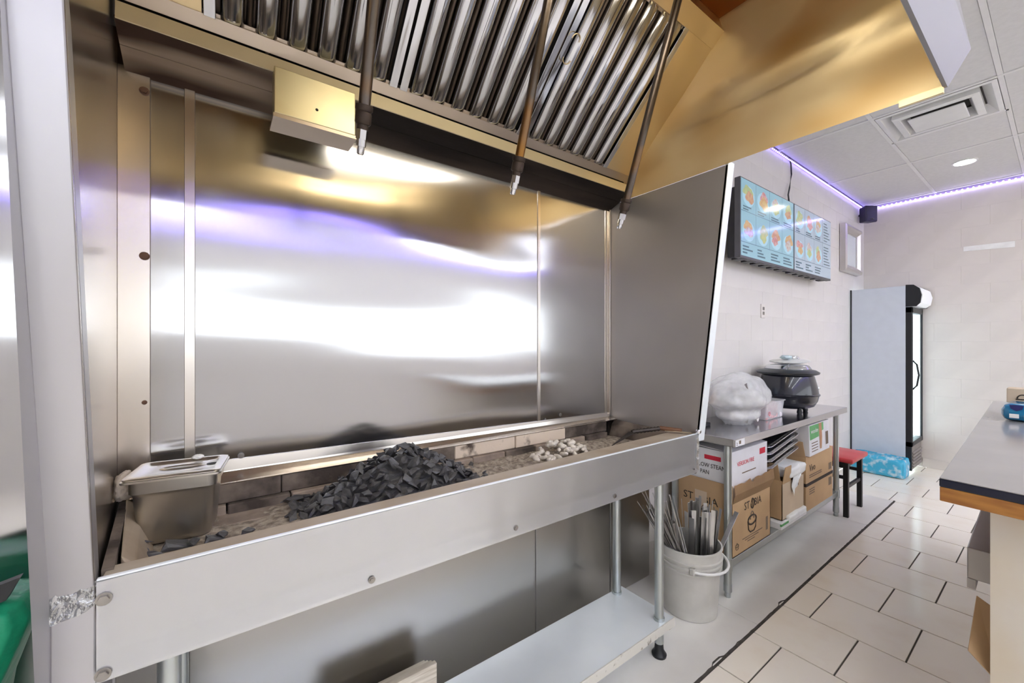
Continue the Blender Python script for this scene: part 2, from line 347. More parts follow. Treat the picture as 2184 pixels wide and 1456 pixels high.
# ================================================================== THE SETTING
# ---- floor: dark grout bed, single tiles, vinyl sheets
floor = box('floor', (XL, YF, -0.12), (XR, YB, -0.006), 'grout'); tag(floor, kind='structure')
TX, TY, VY = 0.337, 0.353, 0.882
def rect_tile(x0, x1, y0, y1):
    bm = box_bm((x0, y0, -0.006), (x1, y1, 0.0), 0.0012, 1); return from_bm(bm, 'tile')
full = None
full = from_bm(box_bm((-TX / 2 + 0.003, -TY / 2 + 0.003, -0.006), (TX / 2 - 0.003, TY / 2 - 0.003, 0.0), 0.0015, 1), 'tile')
full.materials.append(M['tile'])
far_bm = bmesh.new()                                           # tiles the photo does not show, joined
for k in range(-14, 13):
    x0 = 2.07 + TX * k; x1 = x0 + TX; off = 0.57 if k % 2 == 0 else 0.41
    if x1 < XL: continue
    for j in range(-13, 4):
        y0 = off + TY * j; y1 = y0 + TY
        top = VY if x1 < 4.80 else YB
        a0, a1, b0, b1 = max(x0, XL), min(x1, XR), max(y0, YF), min(y1, top)
        if a1 - a0 < 0.02 or b1 - b0 < 0.02: continue
        seen = k >= -4 and j >= -2
        if not seen:
            bmesh.ops.create_cube(far_bm, size=1, matrix=Matrix.Translation(((a0 + a1) / 2, (b0 + b1) / 2, -0.003)) @ Matrix.Diagonal((a1 - a0 - 0.006, b1 - b0 - 0.006, 0.006, 1)))
        elif a1 - a0 > TX - 0.001 and b1 - b0 > TY - 0.001:
            put('tile', full, None, floor, loc=((x0 + x1) / 2, (y0 + y1) / 2, 0))
        else:
            put('tile', rect_tile(a0 + 0.003, a1 - 0.003, b0 + 0.003, b1 - 0.003), 'tile', floor)
tag(put('tile_field', from_bm(far_bm, 'tile_field'), 'tile', floor), kind='stuff')
vx = [XL, 0.9, 2.138, 3.98, 4.775]
for a, b in zip(vx, vx[1:]): box('vinyl_sheet', (a + 0.0015, VY + 0.006, -0.006), (b - 0.0015, YB, 0.002), 'vinyl', floor, 0.001, 1)
bm = bmesh.new(); prev = None                                   # ragged dark line of grime along the vinyl edge
for i in range(0, 161):
    x = 0.6 + (4.79 - 0.6) * i / 160; q = 0.004 + 0.006 * abs(noise.noise((x * 23, 1, 0))) + (0.01 if noise.noise((x * 6, 9, 0)) > 0.42 else 0)
    c = [bm.verts.new((x, VY - 0.002, 0.0005)), bm.verts.new((x, VY + 0.004 + q, 0.0028))]
    if prev: bm.faces.new((prev[0], c[0], c[1], prev[1]))
    prev = c
put('edge_grime', from_bm(bm, 'edge_grime'), 'grime', floor)
# ---- ceiling: grid and lay-in tiles
ceiling = box('ceiling', (XL, YF, ZC + 0.066), (XR, YB, ZC + 0.1), 'tbar'); tag(ceiling, kind='structure')
gx = [3.896 + 1.22 * k for k in range(-6, 3)]; gy = [0.85 - 0.61 * k for k in range(-1, 9)]
VENT = (3.896, 4.506, 0.24, 0.85)
for i in range(-6, 3):
    for j in range(-1, 8):
        x0, x1 = max(3.896 + 1.22 * i, XL), min(3.896 + 1.22 * (i + 1), XR); y1, y0 = min(0.85 - 0.61 * j, YB), max(0.85 - 0.61 * (j + 1), YF)
        if x1 - x0 < 0.04 or y1 - y0 < 0.04: continue
        if i == 0 and j == 0: x0 = VENT[1]                      # half of this cell is the vent
        box('ceiling_tile', (x0 + 0.013, y0 + 0.013, ZC + 0.004), (x1 - 0.013, y1 - 0.013, ZC + 0.02), 'ceil', ceiling, 0.002, 1)
for x in gx[1:]:
    if XL < x < XR: box('grid_bar', (x - 0.012, YF, ZC - 0.002), (x + 0.012, YB, ZC + 0.012), 'tbar', ceiling)
for y in gy:
    if YF < y < YB: box('grid_bar', (XL, y - 0.012, ZC - 0.001), (XR, y + 0.012, ZC + 0.012), 'tbar', ceiling)
box('grid_bar', (VENT[1] - 0.012, VENT[2], ZC - 0.001), (VENT[1] + 0.012, VENT[3], ZC + 0.012), 'tbar', ceiling)
# ---- walls
wall_back = box('wall_back', (XL, YB, 0), (XR + 0.1, YB + 0.1, ZC + 0.1), 'wallpaint'); tag(wall_back, kind='structure')
wall_right = box('wall_right', (XR, YF, 0), (XR + 0.1, YB, ZC + 0.1), 'wallside'); tag(wall_right, kind='structure')
wall_left = box('wall_left', (XL - 0.1, YF, 0), (XL, YB + 0.1, ZC + 0.1), 'plaster'); tag(wall_left, kind='structure')
blk = from_bm(box_bm((-0.199, -0.0012, -0.099), (0.199, 0.001, 0.099), 0.001, 1), 'block'); blk.materials.append(M['wallpaint'])
blk2 = from_bm(box_bm((-0.0012, -0.199, -0.099), (0.001, 0.199, 0.099), 0.001, 1), 'block'); blk2.materials.append(M['wallside'])
for r in range(15):
    z = 0.1 + 0.2 * r
    for i in range(13):
        x = XR - 0.2 - 0.4 * i - (0.2 if r % 2 else 0)
        if x - 0.2 > 1.75: put('block', blk, None, wall_back, loc=(x, YB, z))
    for i in range(6):
        y = YB - 0.2 - 0.4 * i - (0.2 if r % 2 else 0)
        if y > -0.75: put('block', blk2, None, wall_right, loc=(XR, y, z))
# front wall with a band of windows (behind the camera, lights the room)
wall_front = box('wall_front', (XL, YF - 0.2, 0), (XR, YF, WZ0), 'plaster'); tag(wall_front, kind='structure')
box('window_head', (XL, YF - 0.2, WZ1), (XR, YF, ZC + 0.1), 'plaster', wall_front)
edges = [XL] + [e for ab in WIN for e in ab] + [XR]
for a, b in zip(edges[0::2], edges[1::2]): box('window_pier', (a, YF - 0.2, WZ0), (b, YF, WZ1), 'plaster', wall_front)
for k, (a, b) in enumerate(WIN):
    wn = thing('window_%d' % (k + 1), None, None, ((a + b) / 2, YF - 0.1, WZ0), kind='structure')
    for lo, hi in (((a, YF - 0.14, WZ0), (b, YF - 0.08, WZ0 + 0.05)), ((a, YF - 0.14, WZ1 - 0.05), (b, YF - 0.08, WZ1)),
                   ((a, YF - 0.14, WZ0), (a + 0.015, YF - 0.08, WZ1)), ((b - 0.015, YF - 0.14, WZ0), (b, YF - 0.08, WZ1))):
        box('window_frame', lo, hi, 'alu', wn)
    put('pane', raw('pane', [(a, YF - 0.11, WZ0), (b, YF - 0.11, WZ0), (b, YF - 0.11, WZ1), (a, YF - 0.11, WZ1)], [(0, 1, 2, 3)]), 'glass', wn)
street = box('ground', (XL - 15, YF - 40, -0.3), (XR + 15, YF - 0.2, -0.15), 'asphalt'); tag(street, kind='structure')
base = box('baseboard_right', (XR - 0.012, -2, 0), (XR, 0.95, 0.1), 'wallside', None, 0.003); tag(base, kind='structure')

# ---- ceiling fittings
bt = 0
for yy, cells in ((-1.35, 'over the aisle'), (-2.75, 'near the windows')):
    for x0 in (-1.9, -0.55, 0.8, 2.15, 3.5, 4.85):
        bt += 1
        t = thing('batten_light', 'white linear ceiling batten light in the row ' + cells, 'ceiling light', (x0 + 0.6, yy, ZC), 'linear batten lights ' + cells)
        prism_x('housing', [(yy - 0.07, ZC), (yy - 0.05, ZC - 0.05), (yy + 0.05, ZC - 0.05), (yy + 0.07, ZC)], x0, x0 + 1.2, 'vent', t)
        box('diffuser', (x0 + 0.02, yy - 0.045, ZC - 0.065), (x0 + 1.18, yy + 0.045, ZC - 0.05), 'troffer', t)
DL = [(5.49, 0.545), (2.2, -0.3), (0.3, -0.6), (4.2, -0.6)]
for i, (x, y) in enumerate(DL):
    t = thing('downlight', ['round recessed downlight glowing in the ceiling beyond the vent', 'recessed downlight in the ceiling above the counter end', 'recessed downlight in the ceiling behind the viewer', 'recessed downlight in the ceiling above the far counter'][i], 'downlight', (x, y, ZC), 'round recessed downlights')
    lathe('trim_ring', [(0.082, 0.002), (0.082, -0.004), (0.07, -0.007), (0.066, -0.002), (0.066, 0.003)], (x, y, ZC), 'vent', t, 40)
    lathe('diffuser', [(0.066, -0.001), (0.03, -0.002), (0, -0.002)], (x, y, ZC), 'lamp', t, 40)
t = thing('ceiling_vent', 'white stepped square air vent set in the ceiling grid', 'ceiling vent', ((VENT[0] + VENT[1]) / 2, (VENT[2] + VENT[3]) / 2, ZC))
vc = ((VENT[0] + VENT[1]) / 2 + 0.006, (VENT[2] + VENT[3]) / 2)
def vent_ring(name, h0, z0, h1, z1, m):
    bm = bmesh.new(); rr = []
    for h, z in ((h0, z0), (h1, z1), (h1 - 0.004, z1 + 0.004), (h0 - 0.004, z0 + 0.006)):
        rr.append([bm.verts.new((vc[0] + sx * h, vc[1] + sy * h, z)) for sx, sy in ((-1, -1), (1, -1), (1, 1), (-1, 1))])
    rr.append(rr[0])
    for a, b in zip(rr, rr[1:]):
        for k in range(4): bm.faces.new((a[k], a[(k + 1) % 4], b[(k + 1) % 4], b[k]))
    return put(name, from_bm(bm, name), m, t)
vent_ring('frame', 0.290, ZC - 0.002, 0.266, ZC - 0.006, 'vent')
vent_ring('cone', 0.266, ZC - 0.006, 0.215, ZC + 0.055, 'vent')
vent_ring('cone', 0.212, ZC - 0.016, 0.176, ZC - 0.022, 'vent')
vent_ring('cone', 0.176, ZC - 0.022, 0.150, ZC + 0.04, 'vent')
vent_ring('cone', 0.213, ZC - 0.016, 0.206, ZC + 0.05, 'vent')
box('core_plate', (vc[0] - 0.140, vc[1] - 0.140, ZC - 0.030), (vc[0] + 0.140, vc[1] + 0.140, ZC - 0.020), 'vent', t, 0.005)
box('throat', (vc[0] - 0.25, vc[1] - 0.25, ZC + 0.055), (vc[0] + 0.25, vc[1] + 0.25, ZC + 0.06), 'ventdark', t)
# LED tape round the top of the walls
def led_strip(label, p0, p1, nbeads, joined, tm='ledtape'):
    p0, p1 = Vector(p0), Vector(p1); d = (p1 - p0); L = d.length; d.normalize()
    t = thing('led_strip', label, 'led strip', p0)
    s = Vector((abs(d.y), abs(d.x), 0)) * 0.005 + Vector((0, 0, 0.003))
    lo = Vector((min(p0[i], p1[i]) - s[i] for i in range(3))); hi = Vector((max(p0[i], p1[i]) + s[i] for i in range(3)))
    box('tape', lo, hi, tm, t)
    bm = bmesh.new(); bead = None; step = L / max(nbeads, 1)
    inward = Vector((-0.004 if d.y else 0, -0.004 if d.x else 0, -0.004))
    for k in range(nbeads):
        p = p0 + d * (k + 0.5) * step + inward
        if joined: bmesh.ops.create_icosphere(bm, subdivisions=1, radius=0.006, matrix=Matrix.Translation(p))
        else:
            if bead is None:
                b2 = bmesh.new(); bmesh.ops.create_icosphere(b2, subdivisions=1, radius=0.0075); bead = from_bm(b2, 'bead'); bead.materials.append(M['ledbead'])
            put('bead', bead, None, t, loc=p - p0)
    if joined and nbeads: tag(put('bead_row', from_bm(bm, 'bead_row'), 'ledrow', t), kind='stuff')
    else: bm.free()
    return t
ZL = ZC - 0.02
led_strip('violet led strip along the ceiling edge above the wall screens', (1.85, YB - 0.012, ZL), (XR - 0.02, YB - 0.012, ZL), 135, True)
led_strip('violet led strip with single bright dots across the far wall top', (XR - 0.012, YB - 0.04, ZL), (XR - 0.012, 0.0, ZL), 36, False)
led_strip('violet led strip along the far wall top past the frame edge', (XR - 0.012, -0.02, ZL), (XR - 0.012, YF + 0.05, ZL), 0, True, 'ledglow')
led_strip('violet led strip along the ceiling edge above the windows', (XL + 0.05, YF + 0.012, ZL), (XR - 0.05, YF + 0.012, ZL), 0, True, 'ledglow')
# steel cladding left of the grill hood and below it
t = thing('wall_cladding', 'brushed steel wall sheet at the left beyond the hood post', 'wall panel', (-1.0, YB - 0.01, 0))
box('panel', (-2.45, YB - 0.012, 0.02), (-1.25, YB - 0.002, 2.6), 'mirror', t); box('panel', (-1.24, YB - 0.012, 0.02), (-0.225, YB - 0.002, 2.6), 'mirror', t)
t = thing('lower_cladding', 'dull steel sheets on the wall underneath the charcoal grill', 'wall panel', (0.8, YB - 0.01, 0))
lx = [-0.22, -0.07, 1.19, 1.71, 2.06]
for a, b in zip(lx, lx[1:]): box('panel', (a + 0.003, YB - 0.010, 0.012), (b - 0.003, YB - 0.002, 0.98), 'lowsheet', t, 0.001, 1)

# ================================================================== BACKSPLASH AND HOOD
HL, HR = -0.213, 1.70                                            # inner faces of the hood sides at the wall
YS = YB - 0.012                                                  # face of the steel on the wall
t = thing('steel_backsplash', 'polished steel wall sheets behind the charcoal grill', 'backsplash', (0.75, YS, 0.98))
for a, b in ((HL, -0.072), (-0.06, 1.203), (1.211, 1.664)):
    box('panel', (a, YS, 0.985), (b, YB - 0.002, 2.2), 'mirror', t)
box('seam_strip', (-0.078, YS - 0.004, 1.0), (-0.054, YS, 2.12), 'strip', t, 0.001, 1)
box('seam_strip', (1.199, YS - 0.004, 1.0), (1.215, YS, 2.12), 'strip', t, 0.001, 1)
box('corner_strip', (1.664, YS - 0.003, 0.99), (HR, YB - 0.002, 2.12), 'strip', t, 0.001, 1)
cp = box('corner_plate', (HL, YS - 0.006, 1.0), (-0.148, YS, 2.105), 'strip', t, 0.0015, 1)
for z in (2.05, 1.612, 1.223): bolt(t, (-0.160, YS - 0.006, z), (0, -1, 0), 0.0075 if z > 1.3 else 0.004, 'rust')
# flashing at the foot of the sheets: upright facet, then a sloping one
xs = (-0.205, 1.69)
def flash(p):   # (y,z) at each end
    return [(xs[0], p[0][0], p[0][1]), (xs[1], p[1][0], p[1][1])]
A = flash(((YS - 0.004, 1.043), (YS - 0.004, 1.011))); B = flash(((YS - 0.008, 1.008), (YS - 0.008, 0.990))); Cc = flash(((1.385, 0.988), (1.385, 0.984)))
sheet('flashing', B[0], B[1], A[1], A[0], -0.003, 'strip', t)
sheet('flashing', Cc[0], Cc[1], B[1], B[0], -0.003, 'strip', t)
for u, v in ((514, 971), (1195, 884), (1163, 893)):
    p = at(u, v, 1, YS - 0.004); bolt(t, (p.x, YS - 0.004, p.z), (0, -1, 0), 0.006 if u != 1163 else 0.003)

hood = thing('exhaust_hood', 'large steel exhaust hood over the grill, its inside stained golden by grease', 'exhaust hood', (0.75, 0.9, 0.985))
# side wings and posts ------------------------------------------------
def grid_quad(name, c00, c10, c11, c01, nu, nv, m, parent, th=None, bulge=None):
    bm = bmesh.new(); g = []
    for j in range(nv + 1):
        row = []
        for i in range(nu + 1):
            s, q = i / nu, j / nv
            p = Vector(c00) * (1 - s) * (1 - q) + Vector(c10) * s * (1 - q) + Vector(c11) * s * q + Vector(c01) * (1 - s) * q
            if bulge: p += bulge(s, q)
            row.append(bm.verts.new(p))
        g.append(row)
    for j in range(nv):
        for i in range(nu): bm.faces.new((g[j][i], g[j][i + 1], g[j + 1][i + 1], g[j + 1][i]))
    if th:
        ret = bmesh.ops.solidify(bm, geom=bm.faces[:], thickness=th)
    me = from_bm(bm, name); o = put(name, me, m, parent, smooth=True); me.set_sharp_from_angle(angle=math.radians(30)); return o
# left wing: bottom front, bottom back, top back, top front
LB, LT = Vector((-0.168, 0.960, 0.06)), Vector((-0.164, 0.712, 2.13))
lf = lambda z: Vector((-0.168 + 0.004 * (z - 0.98) / 1.15, 0.968 - (z - 0.98) * 0.215 if z > 0.98 else 0.968, z))
grid_quad('side_panel', lf(0.90), (HL, YS, 0.90), (HL, YS, 2.75), lf(2.75), 6, 8, 'leftside', hood)
grid_quad('side_panel', lf(2.12), (-0.164, 0.19, 2.12), (-0.164, 0.30, 2.75), lf(2.75), 4, 4, 'gold', hood)
def post_strip(z0, z1, w0, w1, m, name):
    a, b = lf(z0), lf(z1)
    pts = [a, a + Vector((-w0, 0, 0)), a + Vector((-w0, 0.05, 0)), a + Vector((0, 0.0505, 0))]
    top = [b, b + Vector((-w1, 0, 0)), b + Vector((-w1, 0.05, 0)), b + Vector((0, 0.0505, 0))]
    pts[3].x -= 0.004; top[3].x -= 0.004
    return hexa(name, pts + top, m, hood, 0.003)
post_strip(0.945, 2.75, 0.056, 0.052, 'post', 'post')
post_strip(0.0, 0.945, 0.052, 0.054, 'post', 'post')
# the left wing's outer skin
grid_quad('outer_panel', lf(0.0) + Vector((-0.052, 0.05, 0)), (-0.222, YB - 0.013, 0.0), (-0.222, YB - 0.013, 2.75), lf(2.75) + Vector((-0.052, 0.05, 0)), 1, 1, 'post', hood)
# foil patched round the post
bm = bmesh.new(); g = []
pf = lambda x, z: Vector((x, 0.968 - 0.006, z))
for j in range(9):
    row = []
    for i in range(15):
        s, q = i / 14, j / 8
        x = -0.223 + 0.066 * s
        zc = 0.951 + 0.012 * s; hh = (0.028 if s < 0.55 else 0.028 * (1 - ((s - 0.55) / 0.5) ** 2))
        z = zc + (q - 0.5) * 2 * max(hh, 0.002)
        y = 0.968 - 0.0045 - 0.0035 * abs(noise.noise((s * 9, q * 6, 3)))
        row.append(bm.verts.new((x, y, z)))
    g.append(row)
for j in range(8):
    for i in range(14): bm.faces.new((g[j][i], g[j][i + 1], g[j + 1][i + 1], g[j + 1][i]))
bmesh.ops.solidify(bm, geom=bm.faces[:], thickness=0.0008)
tag(put('foil_patch', from_bm(bm, 'foil_patch'), 'foil', hood), 'crumpled foil patch wrapped round the post')
# right wing: dull grey sheet below, golden hood side above
rf = lambda z: Vector((HR, 0.948 - (z - 0.985) * 0.111, z))
a, b = rf(0.93), rf(2.118)
hexa('side_panel', [a, Vector((HR + 0.012, a.y, a.z)), (HR + 0.012, YS, 0.93), (HR, YS, 0.93), b, Vector((HR + 0.012, b.y, b.z)), (HR + 0.012, YS, 2.118), (HR, YS, 2.118)], 'dullside', hood)
a, b = rf(0.95), rf(2.132)
hexa('edge_flange', [a + Vector((0, -0.004, 0)), a + Vector((0.046, -0.004, 0)), a + Vector((0.046, 0.01, 0)), a + Vector((0, 0.01, 0)),
                     b + Vector((0, -0.004, 0)), b + Vector((0.046, -0.004, 0)), b + Vector((0.046, 0.01, 0)), b + Vector((0, 0.01, 0))], 'whitetop', hood, 0.002)
box('corner_bead', (HR - 0.012, YS - 0.014, 1.0), (HR - 0.001, YS - 0.002, 2.1), 'strip', hood, 0.003)
def hb(s, q):   # sheet metal is not flat: it leans in a little and has a long shallow buckle that rises towards the front
    qc = 0.12 + 0.40 * (1 - math.exp(-s / 0.3)); d = (q - qc) / 0.15
    return Vector((-0.026 * math.exp(-d * d) * min(1, 0.25 + 1.6 * s) * min(1, q * 6) - 0.03 * q * q + 0.004 * math.sin(s * 7), 0, 0))
grid_quad('hood_side', (HR, 0.815 + 0.62, 2.122), (HR, 0.205, 2.122), (HR, 0.33, 2.78), (HR, 1.435, 2.78), 48, 32, 'gold', hood, 0.012, hb)
box('lower_tab', (HR - 0.001, 0.21, 2.108), (HR + 0.012, 0.305, 2.128), 'gold', hood)
# front fascia: leaning lip
fas = [(0.212, 2.124), (0.203, 2.124), (0.158, 2.209), (0.180, 2.360), (0.240, 3.03), (0.262, 3.03), (0.215, 2.36), (0.205, 2.215)]
prism_x('fascia', fas, -0.215, HR + 0.012, 'fascia', hood)
prism_x('fascia_lining', [(0.2165, 2.150), (0.2185, 2.36), (0.266, 2.722), (0.270, 2.722), (0.2225, 2.36), (0.2205, 2.15)], -0.16, HR - 0.012, 'gold', hood)
prism_x('hood_ceiling', [(0.26, 2.722), (0.845, 2.722), (0.845, 2.74), (0.26, 2.74)], -0.16, HR - 0.012, 'hoodtop', hood)
prism_x('upper_plate', [(0.845, 2.722), (0.828, 2.658), (0.836, 2.655), (0.858, 2.722)], -0.16, HR - 0.012, 'goldplate', hood)
prism_x('upper_rail', [(0.826, 2.660), (0.878, 2.618), (0.886, 2.627), (0.834, 2.670)], -0.16, HR - 0.004, 'goldplate', hood)
# grease gutter under the filters
prism_x('gutter_lip', [(1.302, 2.140), (1.308, 2.140), (1.312, 2.182), (1.306, 2.182)], -0.196, HR - 0.006, 'lip', hood)
for xa, xb, sm in ((-0.198, 0.40, 'soot'), (0.40, HR - 0.004, 'sootblack')):
    prism_x('gutter_base', [(1.304, 2.141), (1.372, 2.118), (1.372, 2.124), (1.306, 2.147)], xa, xb, sm, hood)
    prism_x('gutter_base', [(1.374, 2.117), (YS, 2.088), (YS, 2.10), (1.374, 2.124)], xa, xb, sm, hood)
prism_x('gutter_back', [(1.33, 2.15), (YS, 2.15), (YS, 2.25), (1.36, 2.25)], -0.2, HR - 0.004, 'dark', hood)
prism_x('lower_rail', [(1.318, 2.196), (1.326, 2.204), (1.306, 2.228), (1.296, 2.222)], -0.185, HR - 0.01, 'rail', hood)
for x in (0.11, 0.42, 0.63, 1.05, 1.42): bolt(hood, (x, 1.3215, 2.199), (0, -0.7, -0.7), 0.004, 'coupling', 'rail_screw')
# plates in the filter plane left and right of the filters
def fplane(x, s):   # s metres up the slope from the lower rail
    return Vector((x, 1.300 - s * 0.7236, 2.222 + s * 0.6902))
def fplate(name, x0, x1, m, parent, s0=0.0, s1=0.585, off=0.0, th=0.006):
    n = Vector((0, 0.6902, 0.7236))
    p = [fplane(x0, s0), fplane(x1, s0), fplane(x1, s1), fplane(x0, s1)]
    p = [q + n * off for q in p]
    return hexa(name, p + [q + n * th for q in p], m, parent, 0.001)
fplate('filler_plate', 1.508, HR - 0.012, 'goldplate', hood)
fplate('filler_plate', -0.185, -0.035, 'goldplate', hood)
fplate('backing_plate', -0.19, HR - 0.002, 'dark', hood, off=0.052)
# ---- baffle filters
nF = Vector((0, -0.6902, -0.7236))                              # towards the cook
def baffle_mesh(wd, s0, s1):
    # cross-section across x: shallow channel with rolled edges
    prof = [(-wd / 2, -0.030), (-wd / 2, -0.004), (-wd * 0.42, 0.004), (-wd * 0.30, 0.010), (-wd * 0.12, 0.0135), (wd * 0.12, 0.0135), (wd * 0.30, 0.010), (wd * 0.42, 0.004), (wd / 2, -0.004), (wd / 2, -0.030)]
    bm = bmesh.new(); rows = []
    for s in (s0, s0 + 0.012, s1 - 0.012, s1):
        k = 0.5 if s in (s0, s1) else 1.0
        rows.append([bm.verts.new(fplane(x, s) - fplane(0, 0) + nF * (h * k if h > 0 else h)) for x, h in prof])
    for a, b in zip(rows, rows[1:]):
        for i in range(len(prof) - 1): bm.faces.new((a[i], a[i + 1], b[i + 1], b[i]))
    bm.faces.new(rows[0]); bm.faces.new(rows[-1][::-1])
    me = from_bm(bm, 'baffle'); me.materials.append(M['baffle'])
    for p in me.polygons: p.use_smooth = True
    me.set_sharp_from_angle(angle=math.radians(50))
    return me
bmesh1 = baffle_mesh(0.052, 0.004, 0.575)
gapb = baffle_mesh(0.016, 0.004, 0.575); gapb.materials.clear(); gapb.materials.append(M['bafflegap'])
ftxt = ['first from the left', 'in the middle', 'nearest the golden hood side']
for i, x0 in enumerate((-0.033, 0.482, 0.995)):
    x1 = x0 + 0.508
    t = thing('baffle_filter', 'shiny ribbed baffle grease filter ' + ['first from the left', 'in the middle of the three', 'with wire hooks, nearest the golden hood side'][i], 'grease filter', fplane((x0 + x1) / 2, 0), 'grease filters in the hood')
    fplate('side_frame', x0 + 0.001, x0 + 0.026, 'baffle', t, 0, 0.58, -0.006); fplate('side_frame', x1 - 0.026, x1 - 0.001, 'baffle', t, 0, 0.58, -0.006)
    fplate('end_frame', x0 + 0.026, x1 - 0.026, 'rail', t, 0, 0.012, 0.004); fplate('end_frame', x0 + 0.026, x1 - 0.026, 'rail', t, 0.568, 0.58, 0.004)
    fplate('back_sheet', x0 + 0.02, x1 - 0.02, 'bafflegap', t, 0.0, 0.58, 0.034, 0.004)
    for k in range(6):
        x = x0 + 0.062 + 0.0768 * k
        put('baffle', bmesh1, None, t, loc=fplane(x, 0) - fplane((x0 + x1) / 2, 0))
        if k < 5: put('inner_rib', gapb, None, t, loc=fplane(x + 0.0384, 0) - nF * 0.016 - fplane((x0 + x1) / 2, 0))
    # wire loops
    if i > 0:
        for s in (0.30, 0.36):
            pts = []
            for k in range(9):
                a = math.pi * k / 8
                pts.append(fplane(x0 + 0.03 - 0.018 * math.cos(a), s + (0.02 * math.sin(a) if s > 0.33 else -0.016 * math.sin(a))) + nF * 0.02)
            tube('wire_hook', pts, 0.0018, 'goldplate', t, 6)
# ---- metal box on the gutter
bx0 = at(585, 142, 1, 1.262); bx1 = at(758, 293, 1, 1.262)
t = thing('cover_box', 'dull golden sheet-metal box with a small hole, fixed to the gutter', 'metal box', ((bx0.x + bx1.x) / 2, 1.28, bx1.z))
box('cover', (bx0.x, 1.262, bx1.z + 0.006), (bx1.x, 1.31, bx0.z + 0.004), 'goldbox', t, 0.002)
box('base_lip', (bx0.x - 0.002, 1.264, bx1.z - 0.004), (bx1.x + 0.004, 1.36, bx1.z + 0.006), 'rail', t)
hp = at(676, 234, 1, 1.2615); tube('hole', [(hp.x, 1.2625, hp.z), (hp.x, 1.2612, hp.z)], 0.004, 'dark', t, 14)  # flat black disc; the darkness inside the hole is painted as colour
# ---- lamp under the hood top, above the frame; its blurred reflection shows in the back sheet
HLP = Vector((0.76, 0.50, 2.44))
t = thing('hood_lamp', 'long enclosed hood light hanging from the hood top above the grill', 'lamp', HLP)
for dx in (-0.3, 0.3): tube('hanger', [HLP + Vector((dx, 0, 0.02)), Vector((HLP.x + dx, HLP.y, 2.722))], 0.008, 'rail', t, 8)
prism_x('housing', [(HLP.y - 0.045, HLP.z + 0.012), (HLP.y - 0.03, HLP.z + 0.04), (HLP.y + 0.03, HLP.z + 0.04), (HLP.y + 0.045, HLP.z + 0.012)], HLP.x - 0.38, HLP.x + 0.38, 'rail', t)
prism_x('diffuser', [(HLP.y - 0.038, HLP.z + 0.011), (HLP.y - 0.030, HLP.z - 0.012), (HLP.y - 0.012, HLP.z - 0.024), (HLP.y + 0.012, HLP.z - 0.024), (HLP.y + 0.030, HLP.z - 0.012), (HLP.y + 0.038, HLP.z + 0.011)], HLP.x - 0.37, HLP.x + 0.37, 'hoodlamp', t)
# ---- nozzle pipes
for k, (u, v) in enumerate(((768, 330), (1093, 415), (1320, 488))):
    tip = at(u, v, 1, 1.0); d = Vector((0, -1.26, 3.63)).normalized()
    t = thing('nozzle_pipe', ['tarnished fire-suppression pipe with chrome nozzle beside the golden box', 'tarnished fire-suppression pipe with chrome nozzle, middle of the three', 'tarnished fire-suppression pipe with chrome nozzle by the right side panel'][k], 'pipe', tip, 'fire-suppression pipes')
    P = lambda s: tip + d * s
    top = (2.722 - tip.z) / d.z
    tube('pipe', [P(0.088), P(0.3), P(top)], 0.0135, 'pipe', t, 16)
    tube('coupling', [P(0.094), P(0.098), P(0.107), P(0.108)], [0.0175, 0.020, 0.020, 0.0175], 'coupling', t, 16)
    tube('coupling', [P(0.066), P(0.070), P(0.090), P(0.094)], [0.0155, 0.0185, 0.0185, 0.0165], 'coupling', t, 16)
    tube('adapter', [P(0.055), P(0.066)], 0.013, 'coupling', t, 16)
    tube('nozzle_body', [P(0.034), P(0.055)], 0.0135, 'chrome', t, 6)
    tube('nozzle_collar', [P(0.018), P(0.034)], 0.0115, 'chrome', t, 12)
    tube('nozzle_cap', [P(0.0), P(0.003), P(0.018)], [0.0065, 0.0088, 0.0085], 'chrome', t, 16)

# ================================================================== CHARCOAL GRILL
GX0, GX1, GY0, GZ = -0.165, 1.702, 0.950, 0.985                   # front panel: left, right, face, top
BED = 0.905
grill = thing('charcoal_grill', 'long steel trough charcoal grill with fire bricks on a legged stand', 'grill', (0.75, 1.15, 0))
# front panel with slightly uneven top edge
bm = bmesh.new(); cols = []
for i in range(61):
    x = GX0 + (GX1 - GX0) * i / 60
    wob = 0.0018 * noise.noise((x * 9, 0, 0)) if 0.25 < x < 0.75 else 0.0006 * noise.noise((x * 5, 0, 0))
    bow = 0.003 * math.sin(x * 5.1) + 0.002 * noise.noise((x * 2.5, 4, 0))
    cols.append([bm.verts.new((x, GY0 + bow * q, z)) for z, q in ((0.813 + 0.003 * x / 1.7, 0), (0.86, 0.7), (0.92, 1.0), (0.96, 0.4), (GZ - 0.003 + wob, 0), (GZ + wob, 0.0))])
    cols[-1][-1].co.y += 0.004
for a, b in zip(cols, cols[1:]):
    for k in range(5): bm.faces.new((a[k], b[k], b[k + 1], a[k + 1]))
bmesh.ops.solidify(bm, geom=bm.faces[:], thickness=0.004)
o = put('front_panel', from_bm(bm, 'front_panel'), 'front', grill); shade(o, 45)
box('top_edge', (GX0, GY0 - 0.0012, GZ - 0.0015), (GX1, GY0 + 0.007, GZ + 0.0022), 'whitetop', grill, 0.001, 1)
fe = lambda x: 1.014 + 0.046 * min(1, max(0, (x + 0.16) / 1.2))     # the flange widens to the right
